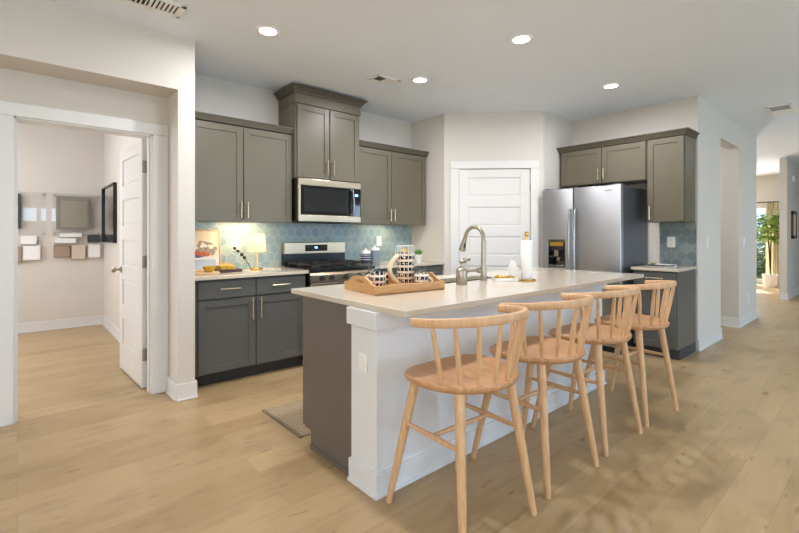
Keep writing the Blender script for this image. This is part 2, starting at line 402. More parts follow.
# boxes on a cabinet face: ax 'y' faces -Y (u = x), ax 'x' faces -X (u = y); w grows into the cabinet
def fb(mb, ax, face, u0, u1, w0, w1, z0, z1, bv=.0015, mi=0):
    if ax == 'y': mb.box(u0, u1, face+w0, face+w1, z0, z1, bv, mi)
    else: mb.box(face+w0, face+w1, u0, u1, z0, z1, bv, mi)
    return mb
def shaker(ax, face, u0, u1, z0, z1, st=.058, t=.02, rec=.009):
    m = MB()
    fb(m, ax, face, u0, u0+st, 0, t, z0, z1); fb(m, ax, face, u1-st, u1, 0, t, z0, z1)
    fb(m, ax, face, u0+st, u1-st, 0, t, z0, z0+st); fb(m, ax, face, u0+st, u1-st, 0, t, z1-st, z1)
    fb(m, ax, face, u0+st-.002, u1-st+.002, rec, t-.001, z0+st-.002, z1-st+.002, 0)
    return m
def pt3(ax, face, u, w, z): return (u, face+w, z) if ax == 'y' else (face+w, u, z)
def pull(ax, face, u, z, length, vert):
    m = MB(); h = length/2; off = -.030
    if vert:
        m.cyl(pt3(ax, face, u, off, z-h), pt3(ax, face, u, off, z+h), .0062, seg=12)
        for k in (-.7, .7): m.cyl(pt3(ax, face, u, off, z+k*h), pt3(ax, face, u, .001, z+k*h), .0048, seg=10)
    else:
        m.cyl(pt3(ax, face, u-h, off, z), pt3(ax, face, u+h, off, z), .0062, seg=12)
        for k in (-.7, .7): m.cyl(pt3(ax, face, u+k*h, off, z), pt3(ax, face, u+k*h, .001, z), .0048, seg=10)
    return m

# ------------------------------------------------------------------ setting
struct('floor', MB().box(-4.1, 15.6, -4.7, 7.6, -.12, 0), 'floor', 'light oak plank floor running through kitchen and hall', 'floor', False)
struct('ceiling', MB().box(-4.1, 15.6, -4.7, 7.6, H, H+.12), 'ceiling', 'flat pale painted ceiling', 'ceiling', False)
# niche wall with the study door
YN, YB = 3.57, 3.86
m = MB(); m.box(-4, .91, YN, YB, 2.343, H).box(.91, 1.03, YN, 4.42, 0, H).box(-4, -.024, YB, 4.0, 0, H).box(.805, .91, YB, 4.0, 0, H).box(-.024, .805, YB, 4.0, 2.04, H)
struct('wall_left', m, 'wall', 'painted wall with shallow niche around the study doorway', 'wall', False)
YS = 4.28
struct('wall_back', MB().box(1.03, 4.1, YS, 4.42, 0, H), 'wall', 'painted wall behind the range', 'wall', False)
PX0, PY0, PX1, PY1 = 3.955, 3.685, 4.81, 2.845
PL = math.hypot(PX1-PX0, PY1-PY0); PA = math.atan2(PY1-PY0, PX1-PX0)
PM = Matrix.Translation((PX0, PY0, 0)) @ Matrix.Rotation(PA, 4, 'Z')      # local x along the diagonal, +y behind it
D0, D1, DT = .178, 1.044, 2.055
m = MB()
m.prism([(PX0, YS+.1), (PX0, PY0), (PX0+.09, PY0+.08), (PX0+.12, YS+.1)], 0, H)
m.box(0, D0-.01, 0, .12, 0, H, mat=PM).box(D1+.01, PL, 0, .12, 0, H, mat=PM).box(D0-.01, D1+.01, 0, .12, DT+.01, H, mat=PM)
m.prism([(PX1, PY1), (PX1, 2.83), (5.485, 2.83), (5.485, 2.95), (PX1+.08, 2.95)], 0, H)
struct('wall_pantry', m, 'wall', 'angled painted wall around the corner pantry door', 'wall', False)
struct('wall_fridge', MB().box(5.485, 5.62, 1.42, 2.95, 0, H), 'wall', 'painted wall behind the refrigerator', 'wall', False)
m = MB(); m.box(5.62, 6.40, 1.42, 1.55, 0, H).box(6.27, 6.40, 1.55, 3.6, 0, H).box(7.30, 8.42, 1.42, 1.55, 0, H).box(7.30, 7.43, 1.55, 3.6, 0, H).box(6.4, 7.3, 1.42, 1.55, 2.42, H).box(6.27, 7.43, 3.6, 3.73, 0, H)
struct('wall_right', m, 'wall', 'painted hall wall with a tall cased opening', 'wall', False)
m = MB(); m.box(11.15, 15.4, 1.42, 1.53, 0, H)
struct('wall_hall', m, 'wall', 'painted wall at the end of the hall beyond the entry', 'wall', False)
m = MB(); m.box(14.2, 14.34, 1.53, 1.80, 0, H).box(14.2, 14.34, 2.72, 3.0, 0, H).box(14.2, 14.34, 3.9, 4.4, 0, H).box(14.2, 14.34, 3.0, 3.9, 2.03, H).box(14.2, 14.34, 1.80, 2.72, 2.03, H).box(8.42, 14.34, 4.4, 4.52, 0, H).box(8.29, 8.42, 1.55, 4.4, 0, H)  # unseen gap beside the door added for the entry fill
struct('wall_entry', m, 'wall', 'pale entry walls around the glazed front door', 'wall', False)
m = MB(); m.box(-2, 1.05, 7.33, 7.45, 0, H).box(.915, 1.05, 4.0, 7.33, 0, H).box(-2.1, -1.9, 4.0, 7.45, 0, H)
struct('wall_study', m, 'wall', 'pale walls of the study seen through the doorway', 'wall', False)
xs = [-4.1]+[v for w in SWIN for v in w]+[15.6]
m = MB()
for k in range(0, len(xs), 2): m.box(xs[k], xs[k+1], -4.62, -4.5, 0, H)
for (a, b), WZ in zip(SWIN, WZS): m.box(a, b, -4.62, -4.5, 0, WZ[0]).box(a, b, -4.62, -4.5, WZ[1], H)
struct('wall_front', m, 'wall', 'window wall behind the viewer', 'wall', False)
m = MB(); m.box(-4.1, -4, -4.5, -3.35, 0, H).box(-4.1, -4, -1.85, -.15, 0, H).box(-4.1, -4, 1.35, 4.0, 0, H)
for a, b in ((-3.35, -1.85), (-.15, 1.35)): m.box(-4.1, -4, a, b, 0, .15).box(-4.1, -4, a, b, 2.25, H)
struct('wall_side', m, 'wall', 'living room side wall', 'wall', False)
struct('wall_end', MB().box(15.4, 15.5, -4.5, 1.53, 0, H), 'wall', 'far end wall of the hall', 'wall', False)
for k, (a, b) in enumerate(SWIN):
    m = MB(); t = .05; WZ = WZS[k]; mw = .06 if k == 1 else .025
    m.box(a, a+t, -4.61, -4.52, *WZ, .004).box(b-t, b, -4.61, -4.52, *WZ, .004).box(a, b, -4.61, -4.52, WZ[0], WZ[0]+t, .004).box(a, b, -4.61, -4.52, WZ[1]-t, WZ[1], .004).box((a+b)/2-.05*(k == 1)-mw, (a+b)/2-.05*(k == 1)+mw, -4.60, -4.53, WZ[0], WZ[1], .004)
    struct('window_%d' % (k+1), m, 'trim', 'white framed window behind the viewer', 'window')

for k, (a, b) in enumerate(((-3.35, -1.85), (-.15, 1.35))):  # unseen windows added in the side wall to let in extra light
    m = MB(); t = .05
    m.box(-4.09, -4.02, a, a+t, .15, 2.25, .004).box(-4.09, -4.02, b-t, b, .15, 2.25, .004).box(-4.09, -4.02, a, b, .15, .15+t, .004).box(-4.09, -4.02, a, b, 2.25-t, 2.25, .004).box(-4.08, -4.03, (a+b)/2-.025, (a+b)/2+.025, .15, 2.25, .004)
    struct('window_%d' % (k+6), m, 'trim', 'unseen white framed side window added for brightness', 'window')
# baseboards
BH = .125
def base(segs, name, label):
    """segs: (x0,y0,x1,y1) with the room on the left hand of the run"""
    m = MB()
    for x0, y0, x1, y1 in segs:
        d = Vector((x1-x0, y1-y0)); L = d.length; A = Matrix.Translation((x0, y0, 0)) @ Matrix.Rotation(math.atan2(d.y, d.x), 4, 'Z')
        m.box(0, L, 0, .014, 0, BH, .003, mat=A); m.box(0, L, 0, .026, 0, .014, .004, mat=A)
    struct(name, m, 'trim', label, 'baseboard')
base([(.91, YN, .91, YB), (1.044, YN, .896, YN), (1.03, 3.70, 1.03, YN), (-.108, YB, -4, YB)], 'baseboard_left', 'white baseboard around the niche wall')
base([(6.40, 1.42, 5.485, 1.42), (6.40, 3.6, 6.40, 1.406), (8.42, 1.42, 7.30, 1.42), (7.30, 1.406, 7.30, 3.6), (8.42, 1.56, 8.42, 1.406)], 'baseboard_right', 'white baseboard along the hall wall')
base([(15.4, 1.42, 11.15, 1.42), (11.15, 1.406, 11.15, 1.53), (14.2, 2.80, 14.2, 4.4)], 'baseboard_hall', 'white baseboard beyond the entry')
base([(.915, 7.33, -1.9, 7.33), (.915, 4.0, .915, 7.33)], 'baseboard_study', 'white baseboard around the study')

# doors and casings
def door_leaf(L, Z, name, mat, parent=None, mtx=None, panels=5):
    """five-panel door leaf, local x 0..L, faces -y at y=0 and +y at y=.035"""
    m = MB(); A = mtx or Matrix.Identity(4); st = .115
    m.box(0, st, 0, .035, 0, Z, .002, mat=A).box(L-st, L, 0, .035, 0, Z, .002, mat=A)
    zs = []; z = Z-.105
    for k in range(panels): zs.append((z-.232, z)); z -= .232+.128
    edges = [Z]+[v for p in zs for v in (p[1], p[0])]+[0]
    for k in range(0, len(edges), 2): m.box(st, L-st, 0, .035, edges[k+1], edges[k], .002, mat=A)
    for a, b in zs:
        m.box(st-.002, L-st+.002, .0115, .0235, a-.002, b+.002, 0, mat=A)
        m.box(st+.018, L-st-.018, .0065, .0285, a+.018, b-.018, .005, mat=A, seg=1)
    return m.build(name, mat, parent)
dz = MB()
# pantry door on the diagonal
d = thing('door_2', 'white five panel pantry door in the angled corner', 'door', (PX0, PY0, 0), PA, local=True, kind='structure')
A = Matrix.Translation((D0+.003, .004, .012)); door_leaf(D1-D0-.006, DT-.014, 'door_panel', 'door', d, A)
for z in (.25, 1.05, 1.83):
    MB().cyl((D1-.002, .004, z-.045), (D1-.002, .004, z+.045), .006, seg=10).box(D1-.03, D1-.002, .008, .012, z-.045, z+.045).build('hinge', 'nickel', d)
m = MB(); m.cyl((D0+.065, .012, .93), (D0+.065, -.045, .93), .012, seg=14).sph((D0+.065, -.058, .93), .028, (1, .8, 1)).cyl((D0+.065, .012, .93), (D0+.065, .003, .93), .03, seg=18)
m.build('door_knob', 'nickel', d)
CW = .094
m = MB()
m.box(D0-.01-CW, D0, -.018, 0, 0, DT+.002, .004, mat=PM).box(D1, D1+.01+CW, -.018, 0, 0, DT+.002, .004, mat=PM).box(D0-.01-CW, D1+.01+CW, -.018, 0, DT+.002, DT+.096, .004, mat=PM)
m.box(D0-.01, D0+.002, 0, .12, 0, DT+.006, mat=PM).box(D1-.001, D1+.01, .048, .12, 0, DT+.006, mat=PM).box(D0, D1, .05, .12, DT, DT+.008, mat=PM)
struct('trim_2', m, 'trim', 'white casing around the pantry door', 'door casing')
# baseboard of the angled wall
m = MB(); m.box(.0, D0-.01-CW, -.014, 0, 0, BH, .003, mat=PM).box(D1+.01+CW, PL, -.014, 0, 0, BH, .003, mat=PM)
struct('baseboard_pantry', m, 'trim', 'white baseboard beside the pantry door', 'baseboard')
# study door casing
m = MB(); c0, c1, ct = -.019, .80, 2.035
m.box(c0-.09, c0+.002, YB-.018, YB, 0, ct, .004).box(c1-.002, .909, YB-.018, YB, 0, ct, .004).box(c0-.09, .909, YB-.018, YB, ct, ct+.088, .004)
m.box(c0-.005, c0+.012, YB, 4.0, 0, ct).box(c1-.010, c1+.005, YB, 4.0, 0, ct).box(c0, c1, YB, 4.0, ct-.012, ct+.005)
m.box(c0+.012, c0+.022, YB+.03, YB+.10, 0, ct-.012).box(c1-.02, c1-.010, YB+.03, YB+.10, 0, ct-.012)
struct('trim_1', m, 'trim', 'white casing around the study doorway', 'door casing')
d = thing('door_1', 'white five panel door standing open into the study', 'door', (.792, 4.02, 0), R(92.5), local=True, kind='structure')
door_leaf(.79, 2.015, 'door_panel', 'door', d, Matrix.Translation((.004, 0, .012)))
for z in (.28, 1.03, 1.80):
    MB().box(-.002, .0035, -.001, .034, z-.05, z+.05, .0005).cyl((0, -.006, z-.05), (0, -.006, z+.05), .007, seg=10).build('hinge', 'nickel', d)
m = MB()
for sgn, y in ((1, .035), (-1, 0)):
    m.cyl((.725, y, .93), (.725, y+sgn*.006, .93), .03, seg=18).cyl((.725, y, .93), (.725, y+sgn*.05, .93), .011, seg=12).sph((.725, y+sgn*.058, .93), .027, (1, .8, 1))
m.build('door_knob', 'nickel', d)
# glazed front door far down the hall
d = thing('door_3', 'glazed front door at the far end of the entry', 'door', (14.22, 2.26, 0), local=False, kind='structure')
m = MB(); m.box(14.22, 14.27, 1.80, 2.14, .0, 2.03, .003).box(14.22, 14.27, 2.60, 2.72, 0, 2.03, .003).box(14.22, 14.27, 2.14, 2.60, 0, .12, .003).box(14.22, 14.27, 2.14, 2.60, 1.92, 2.03, .003)
m.box(14.18, 14.20, 1.74, 2.78, 2.03, 2.10, .003)
m.build('door_frame', 'trim', d)
MB().box(14.24, 14.246, 2.13, 2.61, .11, 1.93).build('glass_pane', 'pane', d)

# ------------------------------------------------------------------ kitchen cabinets on the range wall
def cabinet(name, label, ax, face, u0, u1, z0, z1, depth, fronts, mat, loc, toe=False, crown=None, cat='cabinet', extra=None, lift=0):
    """fronts: list of (u0,u1,z0,z1,handle_u,handle_z,len,vertical,kind)"""
    t = thing(name, label, cat, loc)
    m = MB()
    fb(m, ax, face, u0, u1, .021, depth, z0+(.105 if toe else lift), z1, .002)
    if extra: extra(m)
    m.build('carcass', mat, t)
    if toe: fb(MB(), ax, face, u0, u1, .09, depth, 0, .1055, 0).build('toe_kick', 'toe', t)
    for (a, b, c, e, hu, hz, hl, vert, kind) in fronts:
        if kind == 'drawer':
            m = MB(); fb(m, ax, face, a, b, 0, .02, c, e, .003)
        else: m = shaker(ax, face, a, b, c, e)
        p = m.build(kind, mat, t)
        if hl: pull(ax, face, hu, hz, hl, vert).build('handle', 'champagne', p)
    if crown: crown(t)
    return t
YD = 3.70
cabinet('base_cabinet', 'taupe base cabinet with two drawers between wall end and range', 'y', YD, 1.036, 2.066, 0, .884, .578, [
    (1.095, 1.568, .722, .868, 1.345, .80, .17, False, 'drawer'), (1.576, 2.052, .722, .868, 1.80, .80, .17, False, 'drawer'),
    (1.095, 1.568, .118, .710, 1.535, .615, .19, True, 'door'), (1.576, 2.052, .118, .710, 1.61, .615, .19, True, 'door')],
    'cab_shaded', (1.55, 3.99, 0), toe=True)
cabinet('base_cabinet', 'taupe base cabinet between the range and the corner wall', 'y', YD, 2.858, 3.95, 0, .884, .578, [
    (2.872, 3.396, .722, .868, 3.13, .80, .17, False, 'drawer'), (3.404, 3.935, .722, .868, 3.67, .80, .17, False, 'drawer'),
    (2.872, 3.396, .118, .710, 3.36, .615, .19, True, 'door'), (3.404, 3.935, .118, .710, 3.44, .615, .19, True, 'door')],
    'cab_shaded', (3.4, 3.99, 0), toe=True)
def top(name, label, x0, x1, y0, y1):
    o = MB().box(x0, x1, y0, y1, .884, .914, .003).build(name, 'quartz'); rebase(o, ((x0+x1)/2, (y0+y1)/2, .884)); return tag(o, label, 'countertop')
top('countertop', 'white quartz countertop under the lit table lamp', 1.032, 2.072, YD-.03, YS-.001)
top('countertop', 'white quartz countertop holding the canisters and wire basket', 2.852, 3.953, YD-.03, YS-.001)
o = MB().box(1.032, 3.953, YS-.009, YS, .915, 1.371).build('trim_3', 'tile_stove', None, False); tag(o, 'blue grey hexagon tile backsplash behind the range', 'backsplash', kind='structure')

YU = 3.965
def flat_crown(ax, face, u0, u1, z0, z1, depth, out=.03, ends=(True, True)):
    def f(t):
        m = MB(); e0 = out if ends[0] else 0; e1 = out if ends[1] else 0
        prof = [(0, z0), (.008, z0), (.012, z0+.012), (out*.8, z1-.012), (out, z1-.01), (out, z1)]
        for k in range(len(prof)-1):
            (o0, a), (o1, b) = prof[k], prof[k+1]
            if b-a < 1e-5: continue
            bm = bmesh.new(); q = []
            for oo, z in ((o0, a), (o1, b)):
                s0 = oo if ends[0] else 0; s1 = oo if ends[1] else 0
                for u, w in ((u0-s0, -oo), (u1+s1, -oo), (u1+s1, depth), (u0-s0, depth)): q.append(bm.verts.new(pt3(ax, face, u, w, z)))
            for i in range(4): bm.faces.new((q[i], q[(i+1) % 4], q[4+(i+1) % 4], q[4+i]))
            bm.faces.new(q[:4]); bm.faces.new(q[4:])
            bmesh.ops.recalc_face_normals(bm, faces=bm.faces); m._add(bm)
        m.build('crown_moulding', 'crown', t)
    return f
cabinet('wall_cabinet', 'taupe wall cabinet hanging above the table lamp', 'y', YU, 1.036, 2.058, 1.372, 2.245, .314, [
    (1.10, 1.562, 1.368, 2.236, 1.537, 1.48, .15, True, 'door'), (1.570, 2.050, 1.368, 2.236, 1.597, 1.48, .15, True, 'door')],
    'cab', (1.55, 4.12, 1.372), crown=flat_crown('y', YU, 1.036, 2.056, 2.2455, 2.303, .314, .03, (False, False)), lift=.022)
cabinet('wall_cabinet', 'taupe wall cabinet beside the corner wall over the canisters', 'y', YU, 2.842, 3.915, 1.372, 2.245, .314, [
    (2.852, 3.341, 1.368, 2.236, 3.315, 1.48, .15, True, 'door'), (3.349, 3.905, 1.368, 2.236, 3.377, 1.48, .15, True, 'door')],
    'cab', (3.38, 4.12, 1.372), crown=flat_crown('y', YU, 2.842, 3.915, 2.2455, 2.303, .314, .03, (False, True)), lift=.022)
YT = 3.90
def tall_frieze(m):
    m.box(2.054, 2.846, YT+.002, 4.27, 2.556, 2.652, .003)
cabinet('wall_cabinet', 'tall taupe cabinet with deep crown over the microwave', 'y', YT, 2.06, 2.84, 1.815, 2.652, .379, [
    (2.078, 2.444, 1.822, 2.548, 2.415, 1.94, .15, True, 'door'), (2.454, 2.822, 1.822, 2.548, 2.483, 1.94, .15, True, 'door')],
    'cab', (2.45, 4.09, 1.815), crown=flat_crown('y', YT+.002, 2.054, 2.846, 2.6525, 2.715, .37, .055), extra=tall_frieze)

# microwave
t = thing('microwave', 'stainless over-the-range microwave under the tall cabinet', 'microwave', (2.45, 4.08, 1.375))
MB().box(2.064, 2.836, YT-.012, YS-.002, 1.378, 1.812, .004).build('body', 'black', t)
m = MB(); yf = YT-.035
m.box(2.068, 2.822, yf, YT-.011, 1.742, 1.810, .006).box(2.068, 2.822, yf, YT-.011, 1.380, 1.448, .006).box(2.068, 2.096, yf, YT-.011, 1.446, 1.745, .004).box(2.824, 2.822, yf, YT-.011, 1.446, 1.745, .002)
m.build('front_frame', 'steel_floor_tint', t)
dr = MB().box(2.096, 2.700, yf+.004, YT-.011, 1.447, 1.743, .002).build('door', 'blackglass', t)
MB().box(2.135, 2.655, yf+.002, yf+.01, 1.480, 1.712, .001).build('window', 'microglass', dr)
hp = [(2.690, yf-.028-.022*math.sin(PI*k/12), 1.455+.28*k/12) for k in range(13)]
MB().sweep(hp, [(-.013, -.006), (.013, -.006), (.013, .006), (-.013, .006)], (1, 0, 0)).box(2.678, 2.702, yf-.03, yf+.006, 1.455, 1.475, .003).box(2.678, 2.702, yf-.03, yf+.006, 1.715, 1.735, .003).build('handle', 'steel', dr)
cp = MB().box(2.702, 2.816, yf+.004, YT-.011, 1.447, 1.743, .002).build('control_panel', 'blackglass', t)
MB().box(2.745, 2.785, yf+.002, yf+.006, 1.66, 1.685).build('display', 'digits', cp)
m = MB()
for i in range(3):
    for j in range(5): m.box(2.728+.03*i, 2.748+.03*i, yf+.0025, yf+.006, 1.475+.032*j, 1.490+.032*j)
m.build('keypad', 'microglass', cp)
MB().box(2.10, 2.80, YT, YS-.03, 1.3745, 1.379).build('vent_grille', 'slot', t)

# range
t = thing('range', 'stainless gas range with black cooktop', 'stove', (2.463, 3.95, 0))
X0, X1 = 2.078, 2.847; YF = 3.635
MB().box(X0, X1, YF+.03, YS-.012, .035, .895, .004).build('body', 'black', t)
MB().box(X0-.002, X1+.002, YF+.01, YS-.10, .895, .925, .006).build('cooktop', 'black', t)
m = MB()
bgp = [(X0+.006, 1.045), (X0+.006, 1.155), (X0+.012, 1.168), (X1-.012, 1.168), (X1-.006, 1.155), (X1-.006, 1.045)]
m.prism([(x, z) for x, z in bgp], 0, .075, .006, mat=Matrix.Translation((0, YS-.012, 0)) @ Matrix.Rotation(R(90), 4, 'X'))
bg = m.build('backguard', 'steel_floor_tint', t)
MB().box(X0+.008, X1-.008, YS-.085, YS-.012, .924, 1.047, .003).build('backguard_base', 'black', t)
dsp = MB().box(2.325, 2.60, YS-.0895, YS-.085, 1.072, 1.140, .001).build('control_display', 'blackglass', bg)
MB().box(2.44, 2.475, YS-.091, YS-.0895, 1.100, 1.122).build('clock_digits', 'digits', dsp)
for i in range(4):
    for j in range(2):
        for x in (2.345, 2.51): MB().box(x+.022*i, x+.013+.022*i, YS-.091, YS-.0895, 1.083+.03*j, 1.092+.03*j).build('button', 'slot', dsp)

for k in range(3):
    a = X0+.02+k*.2465; b = a+.237; m = MB(); y0, y1 = YF+.03, YS-.125
    for x in (a, b-.012): m.box(x, x+.012, y0, y1, .950, .966, .003)
    for y in (y0, (y0+y1)/2-.006, y1-.012): m.box(a, b, y, y+.012, .950, .966, .003)
    m.box((a+b)/2-.006, (a+b)/2+.006, y0, y1, .952, .966, .003)
    for x in (a+.003, b-.015):
        for y in (y0+.003, y1-.015): m.box(x, x+.012, y, y+.012, .924, .953, .002)
    m.build('grate', 'iron', t)
for x in (2.22, 2.70):
    for y in (3.79, 4.06): MB().cyl((x, y, .924), (x, y, .935), .05, seg=20).cyl((x, y, .935), (x, y, .944), .034, .03, seg=20).build('burner', 'iron', t)
MB().prism([(YF, .792), (YF, .862), (YF+.03, .900), (YF+.06, .900), (YF+.06, .792)], X0, X1, .002, mat=Matrix(((0, 0, 1, 0), (1, 0, 0, 0), (0, 1, 0, 0), (0, 0, 0, 1)))).build('control_panel', 'steel_floor_tint', t)
for k, x in enumerate((2.19, 2.30, 2.463, 2.63, 2.74)):
    MB().cyl((x, YF+.004, .835), (x, YF-.010, .835), .026, seg=20).cyl((x, YF-.010, .835), (x, YF-.034, .835), .020, .018, seg=20).box(x-.003, x+.003, YF-.037, YF-.012, .818, .852, .001).build('knob', 'knob', t)
od = MB().box(X0+.004, X1-.004, YF, YF+.045, .205, .786, .006).build('oven_door', 'steel_floor_tint', t)
MB().box(X0+.10, X1-.10, YF-.002, YF+.01, .33, .64, .002).build('oven_window', 'blackglass', od)
MB().cyl((X0+.05, YF-.045, .735), (X1-.05, YF-.045, .735), .013, seg=14).cyl((X0+.09, YF-.045, .735), (X0+.09, YF+.004, .735), .009, seg=10).cyl((X1-.09, YF-.045, .735), (X1-.09, YF+.004, .735), .009, seg=10).build('oven_handle', 'steel', od)
MB().box(X0+.004, X1-.004, YF, YF+.045, .05, .198, .006).build('bottom_drawer', 'steel_floor_tint', t)
for x in (X0+.06, X1-.06):
    for y in (YF+.09, YS-.07): MB().cyl((x, y, 0), (x, y, .036), .018, seg=12).build('foot', 'black', t)

# ------------------------------------------------------------------ refrigerator wall
XF = 5.13
cabinet('wall_cabinet', 'low wide taupe cabinet over the refrigerator', 'x', XF, 1.802, 2.80, 1.845, 2.275, .354, [
    (2.290, 2.785, 1.852, 2.268, 2.318, 1.955, .13, True, 'door'), (1.812, 2.282, 1.852, 2.268, 2.254, 1.955, .13, True, 'door')],
    'cab', (5.31, 2.30, 1.845), crown=flat_crown('x', XF, 1.80, 2.80, 2.2755, 2.335, .35, .04, (False, True)))
cabinet('wall_cabinet', 'narrow taupe wall cabinet above the small counter beside the refrigerator', 'x', XF, 1.44, 1.800, 1.385, 2.275, .354, [
    (1.450, 1.792, 1.391, 2.268, 1.765, 1.485, .15, True, 'door')],
    'cab', (5.31, 1.62, 1.385), crown=flat_crown('x', XF, 1.44, 1.798, 2.2755, 2.335, .35, .04, (True, False)))
cabinet('base_cabinet', 'taupe base cabinet with one drawer beside the refrigerator', 'x', 4.87, 1.436, 1.845, 0, .884, .61, [
    (1.446, 1.835, .745, .868, 1.63, .812, .16, False, 'drawer'), (1.446, 1.835, .118, .733, 1.80, .62, .17, True, 'door')],
    'cab_shaded', (5.17, 1.64, 0), toe=True)
top('countertop', 'small white quartz countertop beside the refrigerator', 4.845, 5.483, 1.418, 1.855)
o = MB().box(5.476, 5.485, 1.43, 1.785, .915, 1.384).build('trim_4', 'tile_fridge', None, False); tag(o, 'grey blue hexagon tile backsplash over the small counter', 'backsplash', kind='structure')

t = thing('refrigerator', 'stainless side by side refrigerator with water dispenser', 'refrigerator', (5.07, 2.355, 0))
FY0, FY1, FX, FZ = 1.902, 2.808, 4.72, 1.778
MB().box(FX+.075, 5.46, FY0+.004, FY1-.004, .03, FZ-.012, .006).build('body', 'fridgeside', t)
m = MB()
ld = m.box(FX, FX+.07, 2.424, FY1, .06, FZ, .010, seg=3).build('freezer_door', 'fridge', t)
rd = MB().box(FX, FX+.07, FY0, 2.416, .06, FZ, .010, seg=3).build('refrigerator_door', 'fridge', t)
for dd, y in ((ld, 2.452), (rd, 2.388)):
    hp = [(FX-.02-.034*math.sin(PI*min(1, max(0, k/14)))**.5, y, .62+.92*k/14) for k in range(15)]
    MB().sweep(hp, [(.012*math.cos(a), .008*math.sin(a)) for a in [2*PI*j/10 for j in range(10)]], (1, 0, 0)).cyl((FX-.024, y, .63), (FX+.004, y, .63), .011, seg=10).cyl((FX-.024, y, 1.53), (FX+.004, y, 1.53), .011, seg=10).build('handle', 'steel', dd)
dp = MB().box(FX-.004, FX+.002, 2.515, 2.725, .875, 1.195, .002).build('water_dispenser', 'blackglass', ld)
MB().box(FX-.0075, FX-.004, 2.54, 2.70, 1.12, 1.165, .001).build('dispenser_panel', 'brass', dp)
MB().box(FX-.018, FX-.004, 2.595, 2.645, 1.00, 1.07, .004).box(FX-.022, FX-.004, 2.575, 2.61, .95, .99, .004).build('dispenser_paddle', 'nickel', dp)
MB().box(FX-.010, FX-.003, 2.53, 2.71, .885, .90, .002).build('drip_tray', 'steel', dp)
MB().box(FX-.002, FX+.001, 1.99, 2.07, 1.716, 1.728).build('emblem', 'nickel', rd)
MB().box(FX+.02, FX+.07, FY0+.02, FY1-.02, .0, .058, .002).box(FX+.1, 5.44, FY0+.03, FY1-.03, 0, .031).build('toe_grille', 'black', t)
for y in (FY0+.05, FY1-.05, 2.42): MB().box(FX+.02, FX+.13, y-.035, y+.035, FZ-.013, FZ+.012, .004).build('hinge_cover', 'fridgeside', t)

# ------------------------------------------------------------------ island
IX0, IX1, IY0, IY1 = 1.286, 4.025, 1.432, 2.502
t = thing('kitchen_island', 'kitchen island with white panelled knee wall and taupe cabinets', 'kitchen island', (2.5, 1.97, 0))
KX1 = 3.70
m = MB(); m.box(1.292, KX1, 1.642, 1.853, 0, .884, .002)
m.box(1.264, KX1+.03, 1.614, 1.857, .800, .8835, .003)
m.box(1.276, KX1+.018, 1.626, 1.857, .0, .112, .003).box(1.264, KX1+.03, 1.614, 1.855, 0, .016, .004)
m.build('knee_wall', 'whitewood', t)
m = MB(); m.box(1.30, KX1, 1.856, 2.345, .10, .67, .002).box(1.296, 1.32, 1.856, 2.3665, .118, .884, .001).box(1.296, 1.32, 1.856, 2.268, .0, .12).box(1.32, KX1, 1.856, 1.876, .67, .884).box(1.32, KX1, 2.327, 2.345, .67, .884).box(KX1-.02, KX1, 1.876, 2.327, .67, .884)
m.build('carcass', 'islandcab', t)
MB().box(1.32, KX1, 1.856, 2.268, 0, .10, 0).box(1.288, 1.303, 1.852, 2.268, 0, .028, .003).build('toe_kick', 'islandcab', t)
nd = 5; w = (KX1-1.31)/nd
for k in range(nd):
    a = 1.31+k*w+.004; b = a+w-.008
    m = MB()
    # fronts face +Y (kitchen side)
    m.box(a, b, 2.346, 2.366, .118, .868, .002).box(a+.058, b-.058, 2.3655, 2.367, .176, .81)
    p = m.build('door', 'islandcab', t)
    MB().cyl((b-.03, 2.396, .60), (b-.03, 2.396, .78), .0062, seg=10).cyl((b-.03, 2.365, .62), (b-.03, 2.396, .62), .0048, seg=8).cyl((b-.03, 2.365, .76), (b-.03, 2.396, .76), .0048, seg=8).build('handle', 'champagne', p)
o = MB().box(1.284, 1.2905, 1.712, 1.782, .575, .665, .002).box(1.282, 1.286, 1.730, 1.764, .582, .618, .001).box(1.282, 1.286, 1.730, 1.764, .624, .660, .001).build('wall_outlet', 'outlet'); rebase(o, (1.29, 1.747, .575)); tag(o, 'white outlet plate on the end of the island', 'outlet')
SX0, SX1, SY0, SY1 = 2.19, 2.86, 2.055, 2.295
m = MB()
m.ring([(IX0, IY0), (IX1, IY0), (IX1, IY1), (IX0, IY1)], [(SX0, SY0), (SX1, SY0), (SX1, SY1), (SX0, SY1)], .884, .914)
o = m.build('island_countertop', 'quartz', None); rebase(o, (2.67, 1.97, .884)); tag(o, 'long white quartz island top with the sink cut in', 'countertop')
m = MB(); b0, b1, c0_, c1_ = SX0-.006, SX1+.006, SY0-.006, SY1+.006
m.ring([(b0-.012, c0_-.012), (b1+.012, c0_-.012), (b1+.012, c1_+.012), (b0-.012, c1_+.012)], [(b0, c0_), (b1, c0_), (b1, c1_), (b0, c1_)], .70, .8835)
m.box(b0-.01, b1+.01, c0_-.01, c1_+.01, .69, .702)
o = m.build('kitchen_sink', 'steel', None); rebase(o, (2.53, 2.245, .69)); tag(o, 'stainless undermount sink set into the island top', 'sink')
o = None
